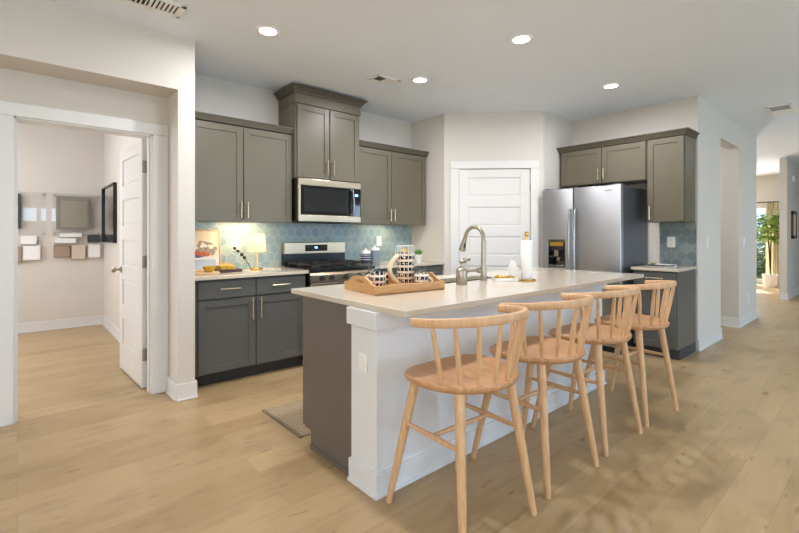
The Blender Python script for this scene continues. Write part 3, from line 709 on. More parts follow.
# faucet
t = thing('faucet', 'tall brushed nickel gooseneck faucet', 'faucet', (2.555, 1.992, .914))
m = MB(); fx, fy, fz = 2.555, 1.992, .914
m.lathe([(0, 0), (.027, 0), (.027, .008), (.023, .012), (.022, .08), (.021, .10), (.019, .115), (0, .117)], (fx, fy, fz))
m.build('base', 'nickel', t)
pts = [(fx, fy, fz+.10), (fx, fy, fz+.20), (fx, fy, fz+.29)]; rr = .085
for k in range(0, 13): a = PI*k/12*.93; pts.append((fx, fy+rr-rr*math.cos(a), fz+.305+rr*1.05*math.sin(a)))
e = Vector(pts[-1]); d = (Vector(pts[-1])-Vector(pts[-2])).normalized(); pts.append(tuple(e+d*.03))
MB().tube(pts, [.017]*3+[.0145]*14, 14, up=(1, 0, 0)).build('spout', 'nickel', t)
h0 = e+d*.025; m = MB(); m.cyl(h0, h0+d*.035, .0155, .019, 18).cyl(h0+d*.035, h0+d*.085, .019, .0255, 18).cyl(h0+d*.085, h0+d*.092, .0255, .023, 18)
hd = m.build('spray_head', 'nickel', t)
pb = h0+d*.05+Vector((-.006, -.020, 0)); MB().box(pb.x-.006, pb.x+.006, pb.y-.006, pb.y+.006, pb.z-.018, pb.z+.018, .003).build('spray_button', 'black', hd)
m = MB(); m.cyl((fx, fy, fz+.075), (fx-.035, fy+.02, fz+.078), .018, .016, 16).cyl((fx-.035, fy+.02, fz+.078), (fx-.125, fy+.075, fz+.072), .0085, .007, 12).sph((fx-.03, fy+.017, fz+.078), .021)
m.build('lever', 'nickel', t)
# soap dispenser jar
sx, sy = 2.27, 1.955
t = thing('soap_dispenser', 'brushed nickel soap jar with pump beside the faucet', 'soap dispenser', (sx, sy, .914))
MB().lathe([(0, 0), (.036, 0), (.038, .004), (.038, .092), (.034, .104), (.02, .112), (.014, .114), (.014, .126), (0, .126)], (sx, sy, .914)).build('jar', 'nickel', t)
MB().cyl((sx, sy, 1.039), (sx, sy, 1.062), .006, seg=10).sph((sx, sy, 1.066), .016, (1, 1, .8)).cyl((sx, sy, 1.066), (sx+.045, sy-.022, 1.082), .0055, seg=10).sph((sx+.048, sy-.024, 1.083), .013).build('pump', 'nickel', t)

# ------------------------------------------------------------------ counter stools
def make_stool(label):
    t = thing('counter_stool', label, 'bar stool', (0, 0, 0), 0, 'beech counter stools along the island', local=True)
    # seat: rounded at the back (-y), nearly straight front (+y), lightly dished
    sa, sb, sz = .262, .262, .642
    def outline(k):
        out = []
        for i in range(48):
            a = 2*PI*i/48; n = 3.2 if math.sin(a) > 0 else 2.05
            cx, sy_ = math.cos(a), math.sin(a)
            x = sa*math.copysign(abs(cx)**(2/n), cx); y = (.165 if sy_ > 0 else sb)*math.copysign(abs(sy_)**(2/n), sy_)
            out.append((x*k, y*k+.01*0))
        return out
    b = bmesh.new(); rings = []
    for k, z in ((.90, sz-.034), (.955, sz-.031), (.99, sz-.018), (1.0, sz-.008), (.985, sz-.001), (.93, sz), (.75, sz-.006), (.5, sz-.011), (.25, sz-.012)):
        rings.append([b.verts.new((x, y, z)) for x, y in outline(k)])
    for A, B in zip(rings, rings[1:]):
        for i in range(48): j = (i+1) % 48; b.faces.new((A[i], A[j], B[j], B[i]))
    b.faces.new(rings[0][::-1]); b.faces.new(rings[-1]); bmesh.ops.recalc_face_normals(b, faces=b.faces)
    m = MB(); m.round = True; m._add(b); m.build('seat', 'seatwood', t)
    # curved back rail
    ra, rb, n = .279, .288, 2.19; pts = []
    N = 44
    def railpt(a):
        ca, sa_ = math.cos(a), math.sin(a)
        x = ra*math.copysign(abs(ca)**(2/n), ca); y = -rb*abs(sa_)**(2/n)
        return Vector((x, y, .884+(.913-.884)*(-y/rb)))
    for k in range(N+1): pts.append(railpt(PI+PI*k/N))
    hw, hh, c = .0115, .0185, .005
    prof = [(-hw+c, -hh), (hw-c, -hh), (hw, -hh+c), (hw, hh-c), (hw-c, hh), (-hw+c, hh), (-hw, hh-c), (-hw, -hh+c)]
    MB().sweep(pts, prof, (0, 0, 1)).build('back_rail', 'stool', t)
    for k in range(8):
        f = (k-3.5)/3.5
        ta = 1.5*PI+f*R(71); top_ = railpt(ta); top_.z -= .012
        ba = 1.5*PI+f*R(63); bx = .238*math.cos(ba); by = .238*math.sin(ba)
        bot = Vector((bx, by, sz-.012)); mid = (top_+bot)/2
        P = [bot+(top_-bot)*q for q in (0, .25, .5, .75, 1)]
        MB().tube(P, [.009, .0108, .0116, .0104, .008], 10, up=(0, 1, .2)).build('spindle', 'stoolv', t)
    feet = {}
    for sx_ in (-1, 1):
        for sy_ in (-1, 1):
            topp = Vector((sx_*.160, -.155 if sy_ < 0 else .115, sz-.03)); ft = Vector((sx_*.228, sy_*.238, 0)); feet[(sx_, sy_)] = (topp, ft)
            P = [topp+(ft-topp)*q for q in (0, .3, .6, 1)]
            MB().tube(P, [.0225, .021, .019, .0145], 14, up=(0, 1, .2)).build('leg', 'stoolv', t)
    def at(s_, q): a, b_ = feet[s_]; return a+(b_-a)*q
    sides = []
    for sx_ in (-1, 1):
        A_, B_ = at((sx_, -1), .37), at((sx_, 1), .37); sides.append((A_+B_)/2)
        P = [A_+(B_-A_)*q for q in (0, .25, .5, .75, 1)]
        MB().tube(P, [.009, .0115, .013, .0115, .009], 10).build('stretcher', 'stoolv', t)
    P = [sides[0]+(sides[1]-sides[0])*q for q in (0, .25, .5, .75, 1)]
    MB().tube(P, [.009, .0105, .012, .0105, .009], 10).build('stretcher', 'stoolv', t)
    return t
spots = [(1.525, 1.325, -3, 'beech counter stool at the island end nearest the study door'),
         (2.140, 1.325, -3, 'beech counter stool second from the study end of the island'),
         (2.737, 1.320, -2, 'beech counter stool third from the study end of the island'),
         (3.335, 1.300, -5, 'beech counter stool at the island end nearest the refrigerator')]
st0 = make_stool(spots[0][3])
for k, (x, y, a, lab) in enumerate(spots):
    o = st0 if k == 0 else copy_tree(st0)
    o.location = (x, y, 0); o.rotation_euler = (0, 0, R(a)); o['label'] = lab

# ------------------------------------------------------------------ things on the island
ZC = .914
TX, TY, TA = 1.752, 2.05, R(-6)
t = thing('serving_tray', 'wooden serving tray with handle holes on the island top', 'tray', (TX, TY, ZC), TA, local=True)
TL, TW = .25, .185
MB().box(-TL, TL, -TW, TW, .001, .012, .002).build('tray_base', 'tray', t)
for s_ in (-1, 1): MB().box(-TL, TL, s_*TW-(.012 if s_ > 0 else 0), s_*TW+(0 if s_ > 0 else .012), .0, .052, .003).build('side_rail', 'tray', t)
for s_ in (-1, 1):
    b = bmesh.new(); xo = s_*TL; out = []; hole = []
    NP = 24
    # arched end panel with an oval grip hole, in local (y,z)
    for i in range(NP):
        a = 2*PI*i/NP; ca, sa_ = math.cos(a), math.sin(a)
        hole.append((.045*math.copysign(abs(ca)**.7, ca), .066+.010*math.copysign(abs(sa_)**.7, sa_)))
        y = (TW-.012)*max(-1, min(1, 1.5*ca)) if sa_ < 0 else (TW-.012)*math.copysign(min(1, abs(ca)**.8*1.02), ca)
        if sa_ < 0: z = 0 if abs(1.5*ca) < 1 else .052*(abs(1.5*ca)-1)/.5*0+0 if abs(ca) < .95 else 0.02
        else: z = .052+.044*0.5*(1+math.cos(PI*min(1, max(0, (abs(y)-.05)/(TW-.075)))))
        out.append((y, z))
    vs = []
    for xx in (xo, xo-s_*.013): vs.append(([b.verts.new((xx, y, z)) for y, z in out], [b.verts.new((xx, y, z)) for y, z in hole]))
    for i in range(NP):
        j = (i+1) % NP
        b.faces.new((vs[0][0][i], vs[0][0][j], vs[0][1][j], vs[0][1][i])); b.faces.new((vs[1][0][i], vs[1][1][i], vs[1][1][j], vs[1][0][j]))
        b.faces.new((vs[0][0][i], vs[1][0][i], vs[1][0][j], vs[0][0][j])); b.faces.new((vs[0][1][i], vs[0][1][j], vs[1][1][j], vs[1][1][i]))
    bmesh.ops.recalc_face_normals(b, faces=b.faces)
    mm = MB(); mm._add(b); mm.build('end_panel', 'tray', t)
ZT = ZC+.0125
def cup(name, label, cat, x, y, prof, mat, handle=None, hmat='cream', group=None, hr=.009):
    t = thing(name, label, cat, (x, y, ZT), 0, group, local=True)
    MB().lathe(prof).build('body', mat, t)
    if handle:
        ang, pts = handle
        P = [(r*math.cos(ang), r*math.sin(ang), z) for r, z in pts]
        MB().tube(P, hr, 10, up=(-math.sin(ang), math.cos(ang), 0)).build('handle', hmat, t)
    return t
def vessel(r0, r1, hgt, th=.004, lip=None):
    return [(0, 0), (r0-.004, 0), (r0, .004), (r1, hgt-.003), (r1-th/2, hgt), (r1-th, hgt-.003), (r0-th, th+.003), (0, th+.002)]
HL = R(170)     # handles point along the screen-left direction
def cpts(r, z0, z1, d, n=12):
    return [(r-.004+d*math.sin(PI*k/n)**.75, z0+(z1-z0)*k/n) for k in range(n+1)]
cup('pitcher', 'tall white pitcher with rows of dark marks and thick cream handle', 'pitcher', 1.885, 2.095, [(0, 0), (.052, 0), (.056, .005), (.057, .19), (.060, .207), (.058, .209), (.054, .205), (.051, .19), (.050, .012), (0, .010)], 'glyph', (HL, cpts(.056, .018, .192, .066)), hr=.0155)
cup('mug', 'patterned mug with cream handle at the near end of the tray', 'cup', 1.645, 2.085, vessel(.044, .049, .098), 'glyphm', (R(140), cpts(.046, .018, .082, .038)), hr=.0085, group='patterned mugs on the tray')
cup('mug', 'patterned brown mug between the pitcher and the near mug', 'cup', 1.775, 2.178, vessel(.032, .036, .078), 'glyphb', (R(235), cpts(.034, .015, .066, .030)), hr=.007, group='patterned mugs on the tray')
cup('mug', 'patterned mug past the pitcher toward the sink', 'cup', 1.885, 1.945, vessel(.041, .046, .088), 'glyphm', (R(-60), cpts(.040, .015, .066, .030)), hr=.007, group='patterned mugs on the tray')
def tumbler(label, x, y, r, h):
    o = MB().lathe(vessel(r*.9, r, h, .003), seg=24).build('glass_tumbler', 'glass'); o.location = (x, y, ZT); return tag(o, label, 'glass', 'clear tumblers on the tray')
tumbler('clear glass tumbler behind the near patterned mug', 1.692, 2.178, .040, .145)
tumbler('clear glass tumbler behind the patterned mug nearest the sink', 1.945, 2.015, .030, .125)

# white dish with gold trinkets, paper towel holder
dx, dy = 2.69, 1.90
t = thing('trinket_dish', 'small white dish holding gold trinkets beside the paper towel', 'dish', (dx, dy, ZC), R(-42), local=True)
MB().box(-.085, .085, -.055, .055, .0, .012, .004).box(-.085, .085, -.055, -.049, .010, .022, .002).box(-.085, .085, .049, .055, .010, .022, .002).box(-.085, -.079, -.055, .055, .010, .022, .002).box(.079, .085, -.055, .055, .010, .022, .002).build('dish', 'white', t)
Mx = Matrix.Translation((dx, dy, ZC)) @ Matrix.Rotation(R(-42), 4, 'Z')
for k, (a, b_, r_) in enumerate(((-.052, .0, .024), (-.006, .014, .019), (.034, -.010, .024), (.064, .020, .015))):
    m = MB(); m.sph((0, 0, r_*.62), r_*.62, u=12, v=8)
    for q in range(6):
        an = q*PI/3; m.sph((r_*.75*math.cos(an), r_*.75*math.sin(an), r_*.55), r_*.5, (1, 1, .8), u=10, v=6)
    o = m.build('gold_trinket', 'gold' if k != 2 else 'brass'); p = Mx @ Vector((a, b_, .0135)); o.location = p
    tag(o, ['gold flower trinket at the faucet end of the white dish', 'small gold flower trinket next to the end one in the dish', 'brass flower trinket, largest in the white dish', 'smallest gold trinket nearest the paper towel'][k], 'trinket', 'gold trinkets in the white dish')
px_, py_ = 2.815, 1.80
t = thing('paper_towel_holder', 'brass paper towel holder with round base and finial', 'paper towel holder', (px_, py_, ZC))
MB().lathe([(0, 0), (.062, 0), (.066, .004), (.066, .009), (.060, .013), (0, .013)], (px_, py_, ZC)).build('base', 'brass', t)
MB().cyl((px_, py_, ZC+.012), (px_, py_, ZC+.325), .008, seg=12).build('post', 'brass', t)
MB().lathe([(0, .322), (.012, .322), (.015, .328), (.015, .352), (.012, .358), (0, .360)], (px_, py_, ZC)).build('finial', 'brass', t)
m = MB(); m.lathe([(.020, 0), (.040, 0), (.042, .003), (.042, .277), (.040, .28), (.020, .28), (.020, 0)], seg=32)
o = m.build('paper_towel_roll', 'paper'); o.location = (px_, py_, ZC+.0135); tag(o, 'white paper towel roll standing on the brass holder', 'paper towel')
# folded white card leaning by the roll
o = MB().prism([(-.06, 0), (.06, 0), (.025, .135), (-.01, .15)], -.003, .003, .001).build('folded_napkin', 'white'); o.location = (2.800, 1.905, ZC+.001); o.rotation_euler = (R(80), 0, R(-35)); tag(o, 'small white folded napkin leaning by the paper towel', 'napkin')

# ------------------------------------------------------------------ things on the range wall counter
lx, ly = 1.735, 4.07
t = thing('table_lamp', 'lit brass table lamp with white drum shade', 'lamp', (lx, ly, ZC))
MB().lathe([(0, 0), (.055, 0), (.057, .004), (.057, .012), (.050, .018), (0, .018)], (lx, ly, ZC)).build('base', 'brass', t)
MB().cyl((lx, ly, ZC+.017), (lx, ly, ZC+.24), .0125, seg=14).build('stem', 'cream', t)
MB().lathe([(.088, .172), (.072, .345), (.0705, .345), (.0865, .172), (.088, .172)], (lx, ly, ZC), 36).build('lamp_shade', 'shade', t)
MB().sph((lx, ly, ZC+.262), .022, (1, 1, 1.2)).build('bulb', emis('lit_bulb', (255, 226, 176), 16), t)
LB = bpy.data.lights.new('lamp_bulb_light', 'POINT'); LB.energy = 4.4; LB.color = (1, .84, .6); LB.shadow_soft_size = .03
lo = bpy.data.objects.new('lamp_bulb_light', LB); COL.objects.link(lo); lo.location = (lx, ly, ZC+.30)
# under-cabinet light
o = MB().box(1.45, 1.80, 4.10, 4.15, 1.379, 1.3935, .003).box(1.46, 1.79, 4.105, 4.145, 1.377, 1.380, 0, 1).build('under_cabinet_light', ['outlet', 'undercab']); tag(o, 'slim lit strip light fixed beneath the wall cabinet above the lamp', 'light')
area('under_cabinet_glow', (1.625, 4.125, 1.375), (0, 0, 0), .33, .04, 2.8, (1, .80, .52))
o = MB().box(3.20, 3.55, 4.10, 4.15, 1.379, 1.3935, .003).box(3.21, 3.54, 4.105, 4.145, 1.377, 1.380, 0, 1).build('under_cabinet_light', ['outlet', 'undercab']); tag(o, 'slim lit strip light fixed beneath the wall cabinet over the canisters', 'light')
area('under_cabinet_glow', (3.375, 4.125, 1.375), (0, 0, 0), .33, .04, 1.0, (1, .86, .66))
# framed still life
t = thing('framed_painting', 'small wood framed still life leaning on the tile', 'picture', (1.285, 4.235, ZC+.001), 0, local=True)
t.rotation_euler = (R(-5), 0, 0)
fw, fh = .172, .385
m = MB()
m.box(-fw, -fw+.016, -.012, .006, 0, fh, .002).box(fw-.016, fw, -.012, .006, 0, fh, .002).box(-fw+.016, fw-.016, -.012, .006, 0, .016, .002).box(-fw+.016, fw-.016, -.012, .006, fh-.016, fh, .002)
m.build('frame', 'frameoak', t)
cv = MB().box(-fw+.014, fw-.014, -.004, .004, .014, fh-.014).build('canvas', 'canvas', t)
def blob(m, cx, cz, rx, rz, y, mi, ph=0, wob=.12):
    b = bmesh.new(); vs = []
    for k in range(22):
        a = 2*PI*k/22; q = 1+wob*math.sin(3*a+ph)+wob*.6*math.sin(5*a+2*ph); vs.append(b.verts.new((cx+rx*q*math.cos(a), y, cz+rz*q*math.sin(a))))
    f = b.faces.new(vs); f.normal_update()
    if f.normal.y > 0: f.normal_flip()
    m._add(b, mi)
m = MB()
m.box(-fw+.016, fw-.016, -.0048, -.0042, .016, .13, 0, 3)
m.box(-fw+.03, fw-.05, -.0052, -.0046, .016, .105, 0, 4)
blob(m, -.02, .185, .135, .045, -.0051, 0, .5, .08); blob(m, .03, .225, .085, .05, -.0052, 0, 1.9, .12); blob(m, -.085, .20, .05, .035, -.0052, 0, 2.7, .1); blob(m, .09, .195, .045, .05, -.0052, 0, .4, .1)
blob(m, .015, .235, .03, .022, -.0055, 3, 2.6, .25); blob(m, .085, .225, .03, .02, -.0055, 5, .3, .25); blob(m, -.06, .215, .025, .02, -.0055, 5, 1.1, .25)
blob(m, -.05, .142, .10, .02, -.0054, 2, .9, .1)
for cx, cz, r_, q in ((-.115, .165, .024, .2), (-.08, .172, .022, 1.2), (-.045, .165, .024, 2.1), (-.005, .155, .022, .7), (.05, .15, .02, 1.7), (.02, .165, .016, 2.4)): blob(m, cx, cz, r_, r_*.9, -.0058-.0001*q, 1, q, .08)
m.build('painted_shapes', ['paintgrey', 'paintred', 'paintblue', 'paintwhite', plain('painted_pale_blue', (172, 186, 206), .8, var=.15), 'canvas'], cv, False)
# board, book, gold cloth, wrapped box
o = MB().box(1.06, 1.31, 3.83, 4.03, ZC+.001, ZC+.016, .004).build('cutting_board', 'frameoak'); rebase(o, (1.185, 3.93, ZC+.001)); tag(o, 'flat wooden board on the counter below the painting', 'cutting board')
t = thing('book', 'dark bound book lying under gold gift box near the painting', 'book', (1.43, 4.0, ZC+.0005), R(6), local=True)
MB().box(-.105, .105, -.075, .075, 0, .004, .001).box(-.105, .105, -.075, .075, .020, .024, .001).box(-.105, .105, -.078, -.072, 0, .024, .002).build('cover', 'book', t)
MB().box(-.102, .102, -.072, .072, .004, .020).build('pages', 'bookw', t)
t = thing('gift_box', 'gold gift box with ribbon bow on the dark book', 'box', (1.415, 4.01, ZC+.025), R(10), local=True)
MB().box(-.07, .07, -.055, .055, 0, .036, .004).build('box', 'gold', t)
m = MB(); m.box(-.012, .012, -.056, .056, -.0, .0375, .001)
for s_ in (-1, 1): m.tube([(0, 0, .037), (s_*.018, .005, .052), (s_*.04, .0, .058), (s_*.042, -.004, .046), (s_*.02, -.003, .040), (0, 0, .037)], .005, 8)
m.build('ribbon', 'lemonold', t)
t = thing('gold_bowl', 'small gold glass bowl on the wooden board', 'bowl', (1.24, 3.90, ZC+.0165), 0, local=True)
MB().lathe([(0, 0), (.03, 0), (.034, .006), (.05, .035), (.052, .05), (.048, .05), (.046, .036), (.03, .010), (0, .008)]).build('bowl', 'gold', t)
# dried stem leaning by the lamp
t = thing('dried_stem', 'dark dried flower stem leaning beside the lamp base', 'dried flower', (1.665, 4.03, ZC+.001), 0, local=True)
P = [(.0, 0, 0.003), (-.02, .02, .06), (-.045, .05, .12), (-.075, .085, .165), (-.105, .14, .205)]
MB().tube(P, [.003, .003, .0027, .0025, .002], 7).build('stem', 'stem', t)
for k, (q, r_) in enumerate((((-.045, .05, .118), .014), ((-.062, .07, .146), .015), ((-.085, .105, .18), .012), ((-.105, .14, .206), .014))):
    MB().sph(q, r_, (1.2, .9, 1.2), u=10, v=7).build('bud', 'bud', t)
# outlets on the backsplash
def plate(name, label, ax, face, u, z, w=.07, h=.115, kind='outlet', cat='outlet', lab2=None):
    m = MB(); fb(m, ax, face, u-w/2, u+w/2, -.006, 0, z-h/2, z+h/2, .002); 
    if kind == 'outlet':
        for dz_ in (-.021, .021):
            fb(m, ax, face, u-.017, u+.017, -.008, -.005, z+dz_-.016, z+dz_+.016, .002)
            for du in (-.006, .006): fb(m, ax, face, u+du-.0012, u+du+.0012, -.0086, -.0075, z+dz_-.004, z+dz_+.006, 0, 1)
    else:
        fb(m, ax, face, u-.016, u+.016, -.0095, -.005, z-.033, z+.033, .002)
    o = m.build(name, ['outlet', 'slot']); rebase(o, pt3(ax, face, u, 0, z)); return tag(o, label, cat)
plate('wall_outlet', 'cream outlet plate on blue tile behind the dried stem', 'y', YS-.009, 1.612, 1.155, .078, .118)
plate('wall_outlet', 'white outlet plate on blue tile behind the canisters', 'y', YS-.009, 3.395, 1.170, .075, .118)
plate('wall_outlet', 'white outlet plate on grey tile over the small counter', 'x', 5.476, 1.668, 1.168, .078, .118)
plate('light_switch', 'white light switch on the hall wall next to the cabinets', 'y', 1.42, 5.83, 1.168, .07, .115, 'switch', 'switch')
plate('light_switch', 'white light switch on the wall past the tall opening', 'y', 1.42, 7.60, 1.15, .07, .115, 'switch', 'switch')
plate('wall_outlet', 'white outlet plate low on the wall past the tall opening', 'y', 1.42, 7.86, .34, .07, .115)
# canisters
def canister(label, x, y, r, h, mats, striped):
    t = thing('canister', label, 'canister', (x, y, ZC), 0, 'lidded canisters by the range', local=True)
    MB().lathe([(0, 0), (r-.004, 0), (r, .005), (r, h), (0, h)]).build('jar', mats, t)
    if striped:
        for k in range(4): MB().lathe([(r-.001, .022+k*.026), (r+.0012, .022+k*.026), (r+.0012, .027+k*.026), (r-.001, .027+k*.026)]).build('stripe', 'white', t)
    MB().lathe([(0, h), (r+.003, h), (r+.003, h+.026), (r-.002, h+.032), (.014, h+.034), (.013, h+.04), (.017, h+.048), (.013, h+.056), (0, h+.057)]).build('lid', 'white', t)
canister('navy striped canister with white lid next to the range', 3.03, 4.06, .056, .118, 'stripe', True)
canister('taller grey canister with white lid beside the striped one', 3.195, 4.10, .054, .150, 'greyglaze', False)
# wire fruit basket
bx_, by_ = 3.44, 3.84
t = thing('wire_basket', 'white wire basket of lemons on the counter behind the pitcher', 'basket', (bx_, by_, ZC), 0, local=True)
m = MB()
for z in (.004, .10, .205):
    m.tube([(-.085, -.07, z), (.085, -.07, z), (.085, .07, z), (-.085, .07, z)], .0035, 8, closed=True)
m.build('rim', 'white', t)
m = MB()
for x in (-.085, -.042, 0, .042, .085):
    for y in (-.07, .07): m.cyl((x, y, .0), (x, y, .207), .0028, seg=8)
for y in (-.035, 0, .035):
    for x in (-.085, .085): m.cyl((x, y, .0), (x, y, .207), .0028, seg=8)
for x in (-.05, 0, .05): m.cyl((x, -.07, .004), (x, .07, .004), .0028, seg=8)
m.build('wire_grid', 'white', t)
k = 0
for z, ps in ((.034, [(-.042, -.033), (.038, -.033), (-.042, .033), (.038, .033)]), (.090, [(-.042, -.033), (.038, -.033), (-.042, .033), (.038, .033)]), (.146, [(-.042, -.033), (.038, .033)])):
    for x, y in ps:
        m = MB(); m.sph((0, 0, 0), .026, (1.15, 1, 1), u=14, v=10).sph((.029, 0, 0), .007, u=8, v=6)
        o = m.build('lemon', 'lemon' if k % 3 else 'lemonold'); o.location = (bx_+x, by_+y, ZC+z); o.rotation_euler = (0, 0, (k % 2)*PI); k += 1
        tag(o, 'yellow lemon in the white wire basket behind the pitcher', 'lemon', 'lemons in the wire basket')
# little potted succulent
t = thing('potted_succulent', 'small green succulent in white pot near the wire basket', 'plant', (3.62, 3.80, ZC), 0, local=True)
MB().lathe([(0, 0), (.038, 0), (.042, .004), (.058, .10), (.054, .10), (.052, .09), (0, .088)]).build('pot', 'white', t)
m = MB()
for k in range(11):
    a = k*2.4; rr_ = .012+.003*k; p0 = Vector((rr_*.4*math.cos(a), rr_*.4*math.sin(a), .088)); p1 = Vector((rr_*1.5*math.cos(a), rr_*1.5*math.sin(a), .165-.002*k))
    m.tube([p0, (p0+p1)/2+Vector((0, 0, .004)), p1], [.006, .011, .002], 6, up=(0, 1, .3))
m.build('leaves', 'leaf', t)
# notebook on small counter
t = thing('notebook', 'thin closed book lying on the small counter beside the refrigerator', 'book', (5.15, 1.665, ZC+.0005), R(70), local=True)
MB().box(-.11, .11, -.08, .08, 0, .003, .001).box(-.11, .11, -.08, .08, .019, .022, .001).box(-.11, .11, -.083, -.076, 0, .022, .001).build('cover', 'white', t)
MB().box(-.107, .107, -.076, .077, .003, .019).build('pages', 'slot', t)
t = thing('napkin_ring', 'small brass ring lying on the closed book', 'ring', (5.10, 1.72, ZC+.0228), 0, local=True)
MB().tube([(.022*math.cos(2*PI*k/16), .022*math.sin(2*PI*k/16), .006) for k in range(16)], .006, 8, closed=True).build('band', 'brass', t)

# rug in the kitchen aisle
t = thing('runner_rug', 'woven jute runner rug on the floor behind the island', 'rug', (2.4, 2.70, 0))
MB().box(1.325, 3.4, 2.425, 2.965, .001, .009, .003).build('pile', 'jute', t)
MB().box(1.305, 1.325, 2.42, 2.97, .001, .010, .002).box(3.4, 3.42, 2.42, 2.97, .001, .010, .002).build('binding', 'jutedark', t)

# ------------------------------------------------------------------ ceiling lights and vents
CANS = [(1.38, 3.038, 'recessed ceiling light above the lamp counter'), (2.92, 3.038, 'recessed ceiling light in front of the tall cabinet'),
        (2.892, 1.895, 'recessed ceiling light above the middle of the island'), (4.478, 1.900, 'recessed ceiling light in front of the refrigerator'),
        (1.38, 1.895, 'recessed ceiling light above the near end of the island')]
c0 = thing('recessed_light', CANS[0][2], 'ceiling light', (CANS[0][0], CANS[0][1], H), 0, 'recessed ceiling lights', local=True)
MB().lathe([(.062, -.004), (.082, -.006), (.086, -.002), (.086, .0), (.062, .0), (.062, -.004)], seg=36).build('trim_ring', 'vent', c0)
MB().cyl((0, 0, -.003), (0, 0, -.0005), .0625, seg=32).build('lens', 'led', c0)
for k, (x, y, lab) in enumerate(CANS):
    o = c0 if k == 0 else copy_tree(c0)
    o.location = (x, y, H); o['label'] = lab
    area('can_glow', (x, y, H-.012), (0, 0, 0), .09, .09, 15, WARM, 'DISK', 176)
for x, y in ((-1.5, .5), (-1.5, -2), (1.2, -2), (4, -2), (7, -1.6), (9.5, -.5), (9.8, 2.9), (6.85, 2.5), (-.4, 5.6)):  # out-of-view cans added so the floors are lit everywhere
    o = copy_tree(c0); o.location = (x, y, H); o['label'] = 'unseen recessed ceiling light added away from the kitchen'
    area('can_glow', (x, y, H-.012), (0, 0, 0), .12, .12, 13, WARM, 'DISK', 176)
def vent(label, x0, x1, y0, y1, split):
    t = thing('ceiling_vent', label, 'vent', ((x0+x1)/2, (y0+y1)/2, H))
    m = MB(); b_ = .030; z0, z1 = H-.010, H
    m.box(x0, x1, y0, y0+b_, z0, z1, .003).box(x0, x1, y1-b_, y1, z0, z1, .003).box(x0, x0+b_, y0, y1, z0, z1, .003).box(x1-b_, x1, y0, y1, z0, z1, .003)
    if split: m.box((x0+x1)/2-.008, (x0+x1)/2+.008, y0, y1, z0, z1, .002)
    m.build('frame', 'vent', t)
    MB().box(x0+.01, x1-.01, y0+.01, y1-.01, H-.0012, H-.0004).build('shade_sheet', 'ventdark', t)  # thin dark sheet paints the shade behind the louvres
    m = MB(); n = int((x1-x0-2*b_)/.024)
    for k in range(n):
        x = x0+b_+.008+k*(x1-x0-2*b_-.012)/(n-1)
        m.box(-.0075, .0075, y0+b_, y1-b_, -.0008, .0008, mat=Matrix.Translation((x, 0, H-.0055)) @ Matrix.Rotation(R(-35 if k < n/2 else 35), 4, 'Y'))
    m.build('louvres', 'vent', t)
vent('white ceiling vent near the niche wall', .45, .836, 3.055, 3.245, True)
vent('small white ceiling vent in front of the tall cabinet', 2.515, 2.795, 3.175, 3.335, True)
vent('white ceiling vent over the hall', 6.58, 7.12, .80, 1.035, True)

# ------------------------------------------------------------------ study seen through the doorway
YW = 7.329
t = thing('wall_mirror', 'tall black framed mirror on the study wall behind the door', 'mirror', (.915, 6.7, 1.5))
m = MB(); y0, y1, z0, z1 = 6.26, 7.24, 1.150, 1.885
m.box(.874, .914, y0, y0+.016, z0, z1, .002).box(.874, .914, y1-.016, y1, z0, z1, .002).box(.874, .914, y0, y1, z0, z0+.016, .002).box(.874, .914, y0, y1, z1-.016, z1, .002)
m.build('frame', 'black', t); MB().box(.895, .912, y0+.015, y1-.015, z0+.015, z1-.015).build('glass', 'mirror', t)
def aw(px): # x on the study wall from a picture column is not needed; real metres below
    return px
def flatbox(name, label, cat, x0, x1, z0, z1, dep, mat, group=None, y=YW):
    o = MB().box(x0, x1, y-dep, y-.0005, z0, z1, .004).build(name, mat); rebase(o, ((x0+x1)/2, y, z0)); return tag(o, label, cat, group)
def panel(label, x0, x1, z0, z1):
    t = thing('acrylic_panel', label, 'wall panel', ((x0+x1)/2, YW, z0))
    MB().box(x0, x1, YW-.026, YW-.020, z0, z1, .001).build('sheet', 'acrylic', t)
    for x in (x0+.03, x1-.03):
        for z in (z0+.03, z1-.03): MB().cyl((x, YW-.030, z), (x, YW, z), .011, seg=14).build('standoff', 'nickel', t)
    return t
panel('clear acrylic wall panel with white pockets below in the study', -.32, .285, 1.235, 1.80)
panel('wide clear acrylic wall panel beside the grey pin board', .34, .875, 1.235, 1.80)
t = thing('pin_board', 'grey rimmed linen pin board on the study wall', 'pin board', (.55, YW, 1.33))
MB().box(.385, .735, YW-.075, YW-.027, 1.325, 1.755, .006).build('rim', 'greypinframe', t)
MB().box(.432, .712, YW-.0765, YW-.074, 1.352, 1.700, .002).build('linen', 'greypin', t)
flatbox('charcoal_board', 'tall narrow charcoal board at the study door jamb', 'board', -.10, .035, 1.325, 1.765, .03, 'charcoal', y=YW-.027)
def pocket(label, x0, x1, z0, z1, mat, dep=.055):
    t = thing('wall_pocket', label, 'wall pocket', ((x0+x1)/2, YW, z0), 0, 'wall pockets in the study')
    m = MB(); ya, yb = YW-dep, YW-.001
    m.box(x0, x1, ya, ya+.004, z0, z1, .001).box(x0, x0+.004, ya, yb, z0, z1).box(x1-.004, x1, ya, yb, z0, z1).box(x0, x1, ya, yb, z0, z0+.004)
    m.build('pocket', mat, t); MB().box(x0, x1, yb-.004, yb, z0, z1+.012, .001).build('back_plate', mat, t); return t
pocket('white wall pocket under the first acrylic panel', .03, .19, 1.125, 1.225, 'white')
pocket('larger white wall pocket lowest under the first acrylic panel', .05, .225, .925, 1.105, 'white')
pocket('tan wall pocket lowest by the door jamb', -.08, .045, .90, 1.09, 'tanpocket')
